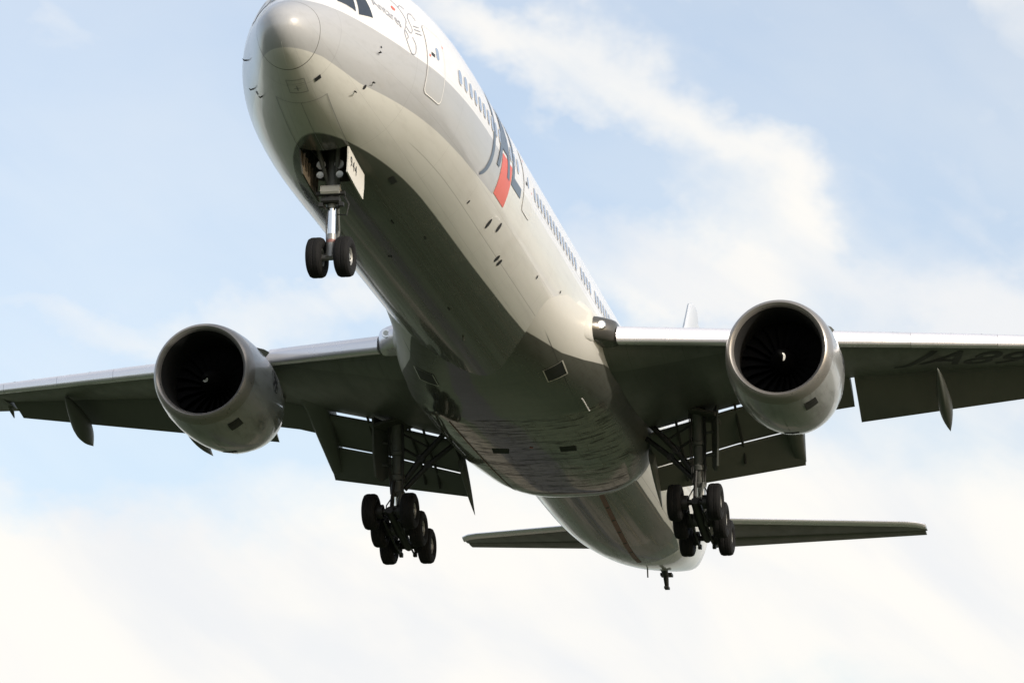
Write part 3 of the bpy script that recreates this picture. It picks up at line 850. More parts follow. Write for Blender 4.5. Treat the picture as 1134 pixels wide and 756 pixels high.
for y0, y1, x0, x1 in ((2.32, 2.0, 30.9, 41.0),):
    for s in (1,):
        g = grid_patch(lambda u, v: fair_xy(u, s*(y0 + (y1-y0)*(u-x0)/(x1-x0)) + v, .012), x0, x1, -.025, .025, 20, 1); rl.add(g.v, g.f)
g = grid_patch(lambda u, v: fair_xy(u, v, .012), 40.55, 40.62, -1.9, 1.9, 1, 16); rl.add(g.v, g.f)
rl.build('red_line', M['redline'], FAIR)
bl = MB(); P = [(33.9 + .07*math.cos(a), .05 + .07*math.sin(a)) for a in np.linspace(0, 2*math.pi, 12, endpoint=False)]
bl.add([fair_xy(*p, .016) for p in P], [tuple(range(12))]); bl.build('beacon', M['red'], FAIR)
sl_ = MB(); sl_.box((40.6, -3.2, -2.2), (.18, .16, .16), bev=.03); sl_.build('marker_light', M['white'], FAIR)
mm = MB(); mm.tube([fair_xy(29.4, -2.55, 0), fair_xy(29.6, -2.57, .05), fair_xy(30.4, -2.6, .05), fair_xy(30.5, -2.62, 0)], .025, 8); mm.build('drain_tube', M['frame'], FAIR)

# --- wings
def naca(t, xc): return 5*t*(.2969*math.sqrt(xc) - .126*xc - .3516*xc**2 + .2843*xc**3 - .1015*xc**4)
def zbot(y): return -1.65 + .148*(y - 4)
def LEX(y): return 26.7 + (y - 3.1)*.687
ZLIP = pchip([2.5, 4.25, 6, 8.1, 11, 16, 22, 30.4], [-2.35, -1.95, -1.45, -.98, -.28, .5, 1.3, 2.3])
def LIPX(y): return 37.05 + max(0, y - 10)*.43
def TEX(y): return 38.35 + max(0, y - 9.9)*.4
def wing_ring(y, le, tx_up, tx_lo, zle, zlo, t, full, s):
    """aerofoil ring cut off at tx_up above and tx_lo below (the flap fills the rest)"""
    c = full - le; R_ = []; n = 22
    xu = (tx_up - le)/c; xl = (tx_lo - le)/c
    zl_rel = -naca(t, xl)*c          # place the chord line so that the lower lip lands on zlo
    slope = (zlo - zl_rel - zle)/(xl*c)
    P = lambda q, up: (le + q*c, s*y, zle + slope*q*c + (1 if up else -1)*naca(t, q)*c*(1 if up else 1))
    for i in range(n+1):
        q = xu*(1 - math.sin(math.pi/2*i/n)) if False else xu*((1 - i/n)**1.8); R_.append(P(q, True))
    for i in range(1, n+1):
        q = xl*((i/n)**1.8); R_.append(P(q, False))
    return R_
WINGS = {}
def wing(s):
    b = MB(); rings = []
    st = [2.2, 3.3, 4.0, 4.6, 5.5, 7, 8.5, 9.2, 10, 11, 13, 15, 17, 19, 21, 22.36]
    for y in st:
        z0 = zbot(y) + .31*np.interp(y, [4, 15, 22], [1.0, .82, .64])
        le = LEX(max(y, 4.0)) + .42
        t = np.interp(y, [2, 4, 10, 22, 30], [.135, .125, .105, .1, .1])
        rings.append(wing_ring(y, le, LIPX(y) + .45, LIPX(y), z0, ZLIP(y), t, TEX(y) + .5, s))
    b.loft(rings)
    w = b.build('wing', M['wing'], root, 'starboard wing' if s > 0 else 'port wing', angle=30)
    # rounded root pieces ahead of the wing box
    def root_ring(y, le, zc, h):
        R_ = []
        for a in np.linspace(-math.pi/2, math.pi/2, 17):
            R_.append((le + h*.9*(1 - math.cos(a)), s*y, zc + h*math.sin(a)))
        xe = 31.0; zl_ = zbot(4.0) + .33 + .02; 
        return [(xe, s*y, zl_ - .62), (29.0, s*y, zc - h*.98 + (zl_ - .55 - zc + h*.98)*.4)] + R_ + [(29.0, s*y, zc + h*1.02), (xe, s*y, zl_ + .7)]
    b = MB(); b.loft([root_ring(y, le, z, h) for y, le, z, h in ((2.0, 23.4, -1.05, .3), (2.3, 24.0, -1.07, .45), (2.6, 24.7, -1.1, .56), (2.9, 25.4, -1.14, .62), (3.12, 26.0, -1.18, .6), (3.27, 26.4, -1.2, .54), (3.36, 26.66, -1.22, .45))])
    b.build('root_fillet', M['fairing'], w, angle=50)
    b = MB(); b.loft([root_ring(y, le, z, h) for y, le, z, h in ((3.3, 26.7, -1.25, .4), (3.5, 26.8, -1.25, .4), (3.7, 26.97, -1.25, .395), (3.88, 27.16, -1.25, .385), (3.99, 27.32, -1.25, .37), (4.05, 27.48, -1.25, .31))])
    b.build('lamp_housing', M['housing'] if s < 0 else M['metal'], w, angle=75)
    # outer panel with the aileron, full chord
    b = MB(); rings = []
    for y in (22.38, 24, 26.5, 28.5, 29.8, 30.4):
        le = LEX(y) + .02 + max(0, y - 28.5)*.55; te = TEX(y) + .1
        rings.append(wing_ring(y, le, te, te, zbot(y) + .33, ZLIP(y) - .05, .1, te + .02, s))
    b.loft(rings); b.build('wing_tip', M['wing'], w)
    WINGS[s] = w
    return w

def airfoil_box(p0, p1, t, camber=.03, n=14):
    """section between nose p0 and tail p1, in the x-z plane; returns (x, z) ring"""
    p0 = np.array(p0, float); p1 = np.array(p1, float); d = p1 - p0; c = np.linalg.norm(d); d /= c; nn = np.array([-d[1], d[0]])
    if nn[1] < 0: nn = -nn
    R_ = []
    for i in range(n+1):
        q = (1 - i/n)**1.7; R_.append(p0 + d*q*c + nn*c*(naca(t, q) + camber*4*q*(1-q)))
    for i in range(1, n):
        q = (i/n)**1.7; R_.append(p0 + d*q*c + nn*c*(-naca(t, q)*.8 + camber*4*q*(1-q)))
    return R_
def span_part(name, s, secs, mat, parent, t=.16, camber=.05, label=None):
    """secs: (y, (x0, z0), (x1, z1)) sections"""
    b = MB()
    b.loft([[(p[0], s*y, p[1]) for p in airfoil_box(a, c, t, camber)] for y, a, c in secs])
    return b.build(name, mat, parent, label, angle=40)

def slat_ring(y, s, h=.6):
    """drooped nose piece: rounded front, thin tail over the wing"""
    x, z = LEX(y), zbot(y)
    k = np.interp(y, [4, 15, 22], [1.0, .82, .64])
    P = [(0.62, .04), (.36, .0), (.14, -.005), (.05, .025), (.012, .07), (.0, .14), (.005, .3), (.035, .42), (.12, .51), (.28, .59), (.55, .66), (.85, .72), (1.05, .74),
         (1.05, .71), (.8, .64), (.56, .5), (.46, .34), (.46, .16), (.6, .05)]
    return [(x + a*k, s*y, z + c*k) for a, c in P]
def wing_details(s, w):
    # slats: one inboard of the pylon, five outboard, thin gaps between
    edges = [(4.06, 8.75), (10.45, 13.2), (13.212, 16.05), (16.062, 18.9), (18.912, 21.7), (21.712, 25.5)]
    for a, c in edges:
        b = MB(); k = max(3, int((c - a)/1.0))
        b.loft([slat_ring(a + (c-a)*i/k, s) for i in range(k+1)])
        sl = b.build('slat', M['metal'], w, angle=50)
    for y in (10.9, 12.6, 14.5, 15.5, 17.3, 18.3, 20.2, 21.2, 5.5, 7.6):    # little hold-down plates on the upper edge
        b = MB(); x, z = LEX(y), zbot(y); kk = np.interp(y, [4, 15, 22], [1.0, .82, .64]); b.box((x + .3*kk, s*y, z + .57*kk), (.13, .06, .035), Matrix.Rotation(rad(-24), 3, 'Y'), bev=.01)
        b.build('slat_plate', M['gear'], w)
    # Krueger piece and pylon root between the slats
    for ya, yb in ((8.8, 9.15), (10.05, 10.4)):
        b = MB(); b.loft([[(p[0] + .18, p[1], p[2] + .02) for p in slat_ring(y, s)] for y in (ya, yb)])
        b.build('seal_panel', M['metal'], w, angle=50)
    # inboard flap: main and aft element
    zl = ZLIP
    def main(y): return (36.98, zl(y) - .15), (39.0, zl(y) - .84)
    TEz = pchip([3.4, 8.85], [-3.63, -2.66]); TEx = pchip([3.4, 8.85], [39.95, 40.5])
    def aft(y):
        n = main(y)[1]
        return (n[0] - .02, n[1] - .045), (TEx(y), TEz(y))
    ys = (3.55, 5, 6.5, 8.1, 8.8)
    span_part('flap', s, [(y, *main(y)) for y in ys], M['flap'], w, .15, .05, 'inboard flap')
    span_part('aft_flap', s, [(y, *aft(y)) for y in ys], M['flap'], w, .13, .03)
    # flaperon and outboard flap
    def flon(y): return (LIPX(y) - .05, zl(y) + .1), (TEX(y) + .55, zl(y) - .55)
    span_part('flaperon', s, [(y, *flon(y)) for y in (8.95, 9.8, 10.72)], M['flap'], w, .15, .03)
    OT = pchip([10.88, 22.3], [0, 1])
    def outb(y):
        q = OT(y); te = (40.03 + (43.5 - 40.03)*q, -1.26 + (1.02 + 1.26)*q)
        return (LIPX(y) - .05, zl(y) + .12 - .1*q), te
    span_part('flap', s, [(y, *outb(y)) for y in (10.88, 13, 16, 19, 22.3)], M['flap'], w, .12, .03, 'outboard flap')
    # flap track fairings
    def canoe(y, x0, x1, ztop, zend, depth, wd, mat='flap', name='flap_track_fairing', tilt=0, dy=0):
        b = MB(); R_ = []
        n = 16
        for i in range(n+1):
            q = i/n; x = x0 + (x1 - x0)*q
            r = (math.sin(math.pi*min(1, q*1.25)/2)**.7)*(1 if q < .5 else max(0.02, 1 - ((q-.5)/.5)**1.8))
            zc = ztop + (zend - ztop)*q**1.3
            R_.append([(x, s*(y + dy*q) + wd/2*r*math.sin(a), zc + (depth*r*math.cos(a) if math.cos(a) < 0 else .35*depth*r*math.cos(a))) for a in np.linspace(0, 2*math.pi, 20, endpoint=False)])
        b.loft(R_); return b.build(name, M[mat], w)
    canoe(13.95, 35.7, 41.7, -.55, -1.25, .48, .55)
    canoe(19.25, 39.6, 43.15, .72, -.3, .62, .8)
    # deep fairing at the outer end of the inboard flap: slab with a curved outer edge
    b = MB(); R_ = []
    low = pchip([33.5, 35.2, 36.4, 37.6, 39.0, 40.1, 40.5], [-1.0, -.98, -1.08, -1.52, -2.12, -2.5, -2.56])
    top = pchip([33.5, 37, 39, 40.5], [-.75, -.6, -1.1, -2.5])
    for x in np.linspace(33.5, 40.5, 15):
        q = (x - 33.5)/7; hw = .43*min(1, .25 + q*2.2)*(1 - .55*max(0, q - .55)/.45); yc = 8.5 + .12*q
        zb, zt = low(x), max(top(x), low(x) + .05)
        R_.append([(x, s*(yc + hw*a), zb + (zt - zb)*c) for a, c in ((-.62, 0), (0, -.02), (.62, 0), (.9, .12), (1, .35), (1, 1), (-1, 1), (-1, .35), (-.9, .12))])
    b.loft(R_); b.build('flap_support_fairing', M['flap'], w, angle=50)
    # inner end fairing of the flap with its pointed tail
    b = MB(); R_ = []
    for q in np.linspace(0, 1, 9):
        x = 38.2 + 2.55*q; r = .2*(1 - q**2.2) + .01
        R_.append([(x, s*3.5 + r*.55*math.sin(a), -2.6 - 1.5*q + (r*2.2)*math.cos(a)*(1 - .4*q)) for a in np.linspace(0, 2*math.pi, 14, endpoint=False)])
    b.loft(R_); b.build('flap_end_fairing', M['flap'], w)
    # hinge links seen in the flap slots
    for y in (4.6, 5.15, 6.7):
        b = MB(); b.tube([(36.6, s*y, zl(y) + .05), (37.6, s*y, zl(y) - .45), (39.2, s*y, zl(y) - 1.0), (39.7, s*y, zl(y) - 1.45)], .05, 8)
        b.build('flap_link', M['geardark'], w)
    # dark box standing in for the shaded recess behind the landing gear strut
    b = MB(); 
    for y0, y1, x0, x1 in ((4.2, 6.2, 35.5, 36.95),):
        zf = lambda x, y: np.interp(x, [30, LIPX(y)], [ZLIP(y) - .28, ZLIP(y)]) - .03
        b.box(((x0+x1)/2, s*(y0+y1)/2, zf(36.2, 5.2) + .02), (x1-x0, y1-y0, .12), Matrix.Rotation(rad(-s*14), 3, 'X'), bev=.02)
    b.build('gear_well_shade', M['bay'], w)
    # tip light stalk at the outer end of the outboard flap
    b = MB(); b.tube([(42.4, s*22.55, 1.35), (43.0, s*22.62, 1.2), (43.4, s*22.65, 1.02)], [.07, .09, .02], 8); b.build('flap_hinge_fairing', M['flap'], w)
    # landing lamp in the wing root
    y = 3.64; x = 26.89; z = -1.2
    b = MB()
    b.lathe([(0, .0), (.0, .14), (.03, .15), (.12, .14)], (0, 0, 0), n=20, mi=1)
    b.lathe([(-.012, 0.0), (-.012, .09)], (0, 0, 0), n=20, mi=0)
    b.build('landing_light', [M['lit'] if s < 0 else M['lamp'], M['chrome']], w, 'lit landing lamp in the wing root' if s < 0 else None, loc=(x - .03, s*y, z))
for s in (1, -1): wing_details(s, wing(s))

# registration on the lower side of the port wing
def under_wing(x, y):
    """point just below the port wing at x, spanwise |y|"""
    le = LEX(y) + .42; full = TEX(y) + .5; c = full - le; t = np.interp(y, [2, 4, 10, 22, 30], [.135, .125, .105, .1, .1])
    xl = (LIPX(y) - le)/c; z0 = zbot(y) + .31*np.interp(y, [4, 15, 22], [1.0, .82, .64]); slope = (ZLIP(y) + naca(t, xl)*c - z0)/(xl*c); q = (x - le)/c
    return (x, -y, z0 + slope*q*c - naca(t, max(q, 0))*c - .015)
V, F = text_2d('JA8944', 2.35, .25, .02, 0, 1.0)
def reg(a, c):
    x0, y0 = LEX(12.75) + 2.95, 12.75
    return under_wing(x0 + .567*a - .824*c, y0 + .824*a + .567*c)
MB().add([reg(a, c) for a, c, _ in V], F).build('registration_lettering', M['black'], WINGS[-1], 'black registration JA8944')

# --- engines
def engine(s):
    cx, cy, cz = 25.6, 9.61*s, -2.62
    def cant(p):   # inlet face leans: lower lip slightly aft
        return p
    lipf = [(.17, 1.425), (.11, 1.45), (.04, 1.495), (0, 1.545), (.03, 1.6), (.12, 1.655), (.28, 1.705), (.48, 1.745)]
    b = MB(); b.lathe(lipf, (cx, cy, cz), n=72)
    # nacelle body
    body = [(.48, 1.745), (.8, 1.795), (1.3, 1.84), (2.0, 1.865), (2.7, 1.86), (3.4, 1.81), (4.1, 1.71), (4.7, 1.585), (5.15, 1.47), (5.5, 1.37), (5.5, 1.33), (5.0, 1.4), (4.2, 1.45)]
    eng = MB()
    R_ = []
    for a, r in body:
        ring = []
        for k in range(72):
            th = 2*math.pi*k/72; yy, zz = math.cos(th), math.sin(th)
            chin = 1 + (.035*max(0, -zz)**3 if 1 < a < 5 else 0)
            ring.append((cx + a, cy + r*yy*chin, cz + r*zz*chin))
        R_.append(ring)
    eng.loft(R_, caps=(False, False))
    e = eng.build('engine', M['cowl'], root, 'starboard engine' if s > 0 else 'port engine', angle=50)
    b.build('inlet_lip', M['lip'], e, angle=60)
    li = MB(); li.lathe([(.17, 1.425), (.35, 1.385), (.6, 1.37), (.9, 1.38), (1.4, 1.42), (2.4, 1.43)], (cx, cy, cz), n=64); li.build('intake_liner', M['liner'], e)
    fan = MB()
    for k in range(22):
        th0 = 2*math.pi*k/22; rows = []
        for j in range(9):
            r = .42 + (1.41 - .42)*j/8; tw = rad(20 + 42*j/8); ch = .34 + .12*j/8; th = th0 + .1*math.sin(j/8*2.5)
            rd = np.array([0, math.cos(th), math.sin(th)]); tg = np.array([0, -math.sin(th), math.cos(th)])
            cdir = np.array([math.cos(tw), 0, 0]) + tg*math.sin(tw); nd = np.cross(cdir, rd)
            o = np.array([cx + 1.9, cy, cz]) + rd*r
            rows.append([o + cdir*ch*u + nd*w for u, w in ((-.5, 0), (-.2, .018), (.2, .016), (.5, 0), (.2, -.012), (-.2, -.012))])
        fan.loft(rows)
    fan.lathe([(2.3, .0), (2.3, 1.43)], (cx, cy, cz), n=48)
    fan.build('fan', M['blade'], e)
    sp = MB(); sp.lathe([(.6, .0), (.63, .05), (.72, .12), (.95, .24), (1.3, .37), (1.7, .44), (2.0, .45)], (cx, cy, cz), n=36)
    so = sp.build('spinner', M['spinner'], e)
    # white comma on the spinner
    def cone(a, th, off=.012):
        r = np.interp(a, [.6, .63, .72, .95, 1.3, 1.7, 2.0], [0, .05, .12, .24, .37, .44, .45]) + off
        return (cx + a - off, cy + r*math.cos(th), cz + r*math.sin(th))
    # a comma that starts near the tip and widens outwards
    q = MB(); V = []; th0 = rad(-75) if s > 0 else rad(-155)
    for i in range(13):
        u = i/12; a = .66 + .2*u; th = th0 + 1.2*(u - .5); w = .25 + .7*math.sin(math.pi*min(1, u*.9 + .1))
        V += [cone(a, th - w/2), cone(a, th + w/2)]
    q.add(V, [(2*i, 2*i+1, 2*i+3, 2*i+2) for i in range(12)]); q.build('spiral_mark', M['white'], e)
    # core nozzle and plug
    co = MB(); co.lathe([(4.2, .95), (5.2, .92), (6.2, .72), (6.9, .58), (6.9, .55), (6.0, .6)], (cx, cy, cz), n=40)
    co.lathe([(6.0, .5), (6.9, .38), (7.5, .14), (7.7, 0)], (cx, cy, cz), n=32); co.build('exhaust_nozzle', M['geardark'], e)
    # pylon
    py = MB(); R_ = []
    for x, zt, zb, wd in ((27.4, cz + 1.86, cz + 1.6, .06), (28.2, cz + 2.0, cz + 1.55, .22), (29.3, cz + 2.25, cz + 1.4, .32), (30.6, cz + 2.5, cz + 1.1, .36), (31.8, cz + 2.45, cz + .9, .36), (33.2, cz + 2.25, cz + 1.0, .3), (34.6, cz + 2.1, cz + 1.35, .2), (36.0, cz + 2.0, cz + 1.7, .06)):
        R_.append([(x, cy + wd/2*a, zb + (zt-zb)*c) for a, c in ((-.7, 0), (.7, 0), (1, .2), (1, .8), (.7, 1), (-.7, 1), (-1, .8), (-1, .2))])
    py.loft(R_); py.build('pylon', M['cowl'], e)
    # strakes and vents on the cowl
    for sd in (1, -1):
        th = rad(90 - 48*sd); st = MB()
        c0 = lambda a, r: np.array([cx + a, cy + r*math.cos(th), cz + r*math.sin(th)])
        tg = np.array([0, -math.sin(th), math.cos(th)])*.012
        A = [c0(1.6, 1.82), c0(2.9, 1.82), c0(2.8, 2.06), c0(2.3, 2.0)]
        st.loft([[p - tg for p in A], [p + tg for p in A]]); st.build('strake', M['cowl'], e)
    def cpatch(a0, a1, t0, t1, name, mat, off=.012):
        def fn(a, t):
            r = np.interp(a, [p[0] for p in body[:10]], [p[1] for p in body[:10]]); zz = math.sin(rad(t))
            chin = 1 + (.035*max(0, -zz)**3 if 1 < a < 5 else 0); r = r*chin + off
            return (cx + a, cy + r*math.cos(rad(t)), cz + r*zz)
        return grid_patch(fn, a0, a1, t0, t1, 6, 8).build(name, M[mat], e)
    # dark square grille low on the port-facing quarter (as seen on both engines)
    cpatch(.85, 1.35, 232, 246, 'cowl_vent', 'geardark')
    cpatch(3.6, 3.9, 262, 278, 'cowl_vent', 'liner')
    cpatch(.52, .535, 0, 360, 'cowl_joint', 'seam', .004)
    for k in range(3): cpatch(2.0 + k*.012, 2.012 + k*.012, 182, 262, 'cowl_joint', 'greyline', .006) if k == 0 else None
    cpatch(1.0, 4.9, 269.6, 270.4, 'cowl_joint', 'greyline', .008)
    # maker's emblem: small disc with wing-like strokes on both flanks
    for sd, t0 in ((1, 8), (-1, 172)):
        emb = MB()
        def fnr(a, t):
            r = np.interp(a, [p[0] for p in body[:10]], [p[1] for p in body[:10]]) + .014
            return (cx + a, cy + r*math.cos(rad(t)), cz + r*math.sin(rad(t)))
        def cs(pts, w=.05):
            P = [np.array(p) for p in arc(pts, 5)]; V = []
            for i, p in enumerate(P):
                d = P[min(i+1, len(P)-1)] - P[max(i-1, 0)]; d /= np.linalg.norm(d); nn = np.array([-d[1], d[0]])*w/2
                for g in (p + nn, p - nn): V.append(fnr(2.6 + g[0], t0 + sd*math.degrees(g[1]/1.85)))
            emb.add(V, [(2*i, 2*i+1, 2*i+3, 2*i+2) for i in range(len(P)-1)])
        cs([(.38*math.cos(t), .38*math.sin(t)) for t in np.linspace(0, 2*math.pi, 14)], .03)
        cs([(-.3, -.2), (-.05, .02), (.1, .24), (.04, .36)], .12); cs([(-.08, .04), (.14, .0), (.34, .16)], .12); cs([(-.02, -.34), (.04, -.12), (.24, -.2)], .1)
        cs([(-.15, .15), (-.02, .1), (.05, .0)], .05)
        emb.build('emblem', M['black'], e)
for s in (1, -1): engine(s)

# --- wheels
def wheel_mesh(name, R_, W, rim):
    b = MB(); h = W/2
    prof = [(-h*.62, rim), (-h*.86, rim + (R_-rim)*.15), (-h, rim + (R_-rim)*.42), (-h*.97, rim + (R_-rim)*.68), (-h*.82, R_ - (R_-rim)*.1), (-h*.6, R_*.985), (-h*.5, R_),
            (-h*.46, R_*.985), (-h*.42, R_), (-h*.1, R_*1.003), (-h*.06, R_*.988), (h*.06, R_*.988), (h*.1, R_*1.003), (h*.42, R_), (h*.46, R_*.985), (h*.5, R_), (h*.6, R_*.985),
            (h*.82, R_ - (R_-rim)*.1), (h*.97, rim + (R_-rim)*.68), (h, rim + (R_-rim)*.42), (h*.86, rim + (R_-rim)*.15), (h*.62, rim)]
    b.lathe(prof, axis='y', n=56, mi=0)
    for sg in (-1, 1):
        b.lathe([(sg*h*.62, rim), (sg*h*.7, rim*.96), (sg*h*.55, rim*.8), (sg*h*.3, rim*.66), (sg*h*.34, rim*.45), (sg*h*.62, rim*.34), (sg*h*.66, rim*.1), (sg*h*.66, 0)], axis='y', n=40, mi=1)
        for k in range(9):
            a = 2*math.pi*k/9; r = rim*.73
            b.tube([(r*math.cos(a), sg*h*.3, r*math.sin(a)), (r*math.cos(a), sg*h*.56, r*math.sin(a))], .028, 8, mi=2)
    return b.mesh(name, [M['rubber'], M['hub'], M['geardark']], 32)
MAINW = wheel_mesh('wheel', .645, .5, .29)
NOSEW = wheel_mesh('wheel', .55, .44, .25)
def put(name, me, parent, loc, label=None):
    o = bpy.data.objects.new(name, me); C.objects.link(o); o.parent = parent; o.location = loc
    if label: o['label'] = label
    return o

# --- main landing gear
def main_gear(s):
    Y = 5.47*s; PX, PZ = 37.1, -5.43; T = .218; SP = 1.45
    top = np.array([36.2, Y, -1.55]); piv = np.array([PX, Y, PZ + .12])
    d = piv - top
    b = MB()
    P = lambda q: top + d*q
    b.tube([P(-.08), P(.0), P(.03), P(.3), P(.31), P(.34), P(.35), P(.52), P(.53), P(.57), P(.58), P(.68), P(.69), P(.73)],
           [.3, .3, .21, .21, .25, .25, .2, .2, .26, .26, .2, .2, .24, .22], 24)
    b.tube([(top[0] - .9, Y, top[2] + .15), (top[0] + .6, Y, top[2] + .1)], .2, 16)                 # trunnion
    b.tube([P(.62), (PX + .1, Y, PZ + .2)], .17, 16)
    g = b.build('main_landing_gear', M['gear'], root, 'starboard main landing gear' if s > 0 else 'port main landing gear')
    c = MB(); c.tube([P(.72), P(.9), P(1.0)], [.15, .15, .15], 20); c.build('oleo_strut', M['chrome'], g)
    # fork at the bottom
    f = MB(); f.box((PX, Y, PZ + .28), (.46, .5, .34), bev=.06); f.box((PX, Y - .2, PZ + .06), (.42, .12, .5), bev=.06); f.box((PX, Y + .2, PZ + .06), (.42, .12, .5), bev=.06)
    f.build('fork', M['gear'], g)
    ct, sn = math.cos(T), math.sin(T)
    A = [np.array([PX + k*SP*ct, Y, PZ - k*SP*sn]) for k in (-1, 0, 1)]
    tb = MB(); tb.tube([A[0] + np.array([-.15, 0, .02]), A[0], A[1], A[2], A[2] + np.array([.15, 0, -.03])], [.13, .16, .2, .16, .12], 16)
    tb.build('truck_beam', M['geardark'], g)
    for p in A:
        ax_ = MB(); ax_.tube([p + np.array([0, -.75, 0]), p + np.array([0, .75, 0])], .1, 14)
        for q in (-.38, .38): ax_.lathe([(q - .12, .2), (q - .12, .25), (q + .12, .25), (q + .12, .2)], tuple(p), axis='y', n=20)   # brake packs
        ax_.build('axle', M['geardark'], g)
        for q in (-.7, .7): put('wheel', MAINW, g, tuple(p + np.array([0, q, 0])))
    # brake rods and hoses under and over the beam
    for q in (-.26, .26):
        r = MB(); r.tube([A[0] + np.array([.1, q, -.32]), A[1] + np.array([.05, q, -.36]), A[2] + np.array([-.1, q, -.32])], .035, 8)
        r.box(tuple(A[2] + np.array([.05, q, -.3])), (.2, .12, .16), bev=.03)
        r.build('brake_rod', M['geardark'], g)
        r = MB(); h0 = P(.75) + np.array([-.2, q*.8, 0])
        r.tube([h0, h0 + np.array([-.25, q*.5, -.35]), (A[0] + A[1])/2 + np.array([0, q*1.3, .35]), A[0] + np.array([.05, q*1.5, .25]), A[0] + np.array([0, q*1.5, .08])], .024, 6)
        r.build('hose', M['geardark'], g)
    # torque links in front
    t = MB(); k0 = P(.7) + np.array([-.22, 0, 0]); kn = np.array([PX - .75, Y, PZ + .62]); k1 = np.array([PX - .15, Y, PZ + .3])
    for q in (-.14, .14):
        o = np.array([0, q, 0]); t.tube([k0 + o, kn + o*.6, k1 + o], [.055, .05, .055], 8)
    t.tube([kn + np.array([0, -.12, 0]), kn + np.array([0, .12, 0])], .06, 10); t.build('torque_link', M['gear'], g)
    # truck positioning actuator
    a = MB(); a.tube([P(.6) + np.array([-.28, .1, 0]), A[0] + np.array([.45, .1, .25])], [.07, .05], 10); a.build('positioning_actuator', M['geardark'], g)
    # folding side brace (inboard-rear) and drag brace (inboard-forward)
    lo = P(.6)
    sb = MB(); up1 = np.array([36.6, 3.75*s, -2.05]); up2 = np.array([36.9, 3.35*s, -2.3])
    m1 = lo*.52 + up1*.48; sb.tube([lo + np.array([0, -.2*s, 0]), m1, up1], [.1, .12, .1], 12)
    sb.tube([m1 + np.array([-.1, 0, 0]), m1 + np.array([.1, 0, 0])], .15, 12); sb.build('side_brace', M['geardark'], g)
    sb = MB(); lo2 = P(.66); m2 = lo2*.5 + up2*.5; sb.tube([lo2 + np.array([.1, -.2*s, 0]), m2, up2], [.09, .11, .09], 12)
    sb.tube([m2 + np.array([-.1, 0, 0]), m2 + np.array([.1, 0, 0])], .14, 12); sb.build('drag_brace', M['geardark'], g)
    lk = MB(); lk.tube([m1, P(.25)], .05, 8); lk.tube([m1*.6 + up1*.4, P(.12)], .04, 8); lk.build('lock_link', M['geardark'], g)
    # pipes down the strut
    pp = MB()
    for q, rr in ((-.24, .035), (.24, .03), (.3, .022)):
        pp.tube([P(.02) + np.array([-.1, q, 0]), P(.3) + np.array([-.12, q*1.05, 0]), P(.5) + np.array([-.18, q*.95, 0]), P(.72) + np.array([-.22, q*.8, 0])], rr, 8)
    pp.build('hydraulic_line', M['geardark'], g)
    # door carried on the outer side of the strut
    dr = MB()
    y0 = 6.0*s
    prof = [(35.7, -1.6), (36.55, -1.6), (36.75, -2.1), (36.95, -3.55), (36.6, -3.78), (36.2, -3.7), (35.95, -3.0)]
    R_ = [[(x, y0 + dy*s + .12*s*(z + 1.6)/-2.2 + .34*s*(36.4 - x), z) for x, z in prof] for dy in (-.035, .035)]
    dr.loft(R_); 
    dr.tube([(36.4, y0, -2.4), tuple(P(.25))], .05, 8); dr.tube([(36.5, y0 + .08*s, -3.2), tuple(P(.45))], .05, 8)
    dr.build('gear_door', M['flap'], g)
for s in (1, -1): main_gear(s)

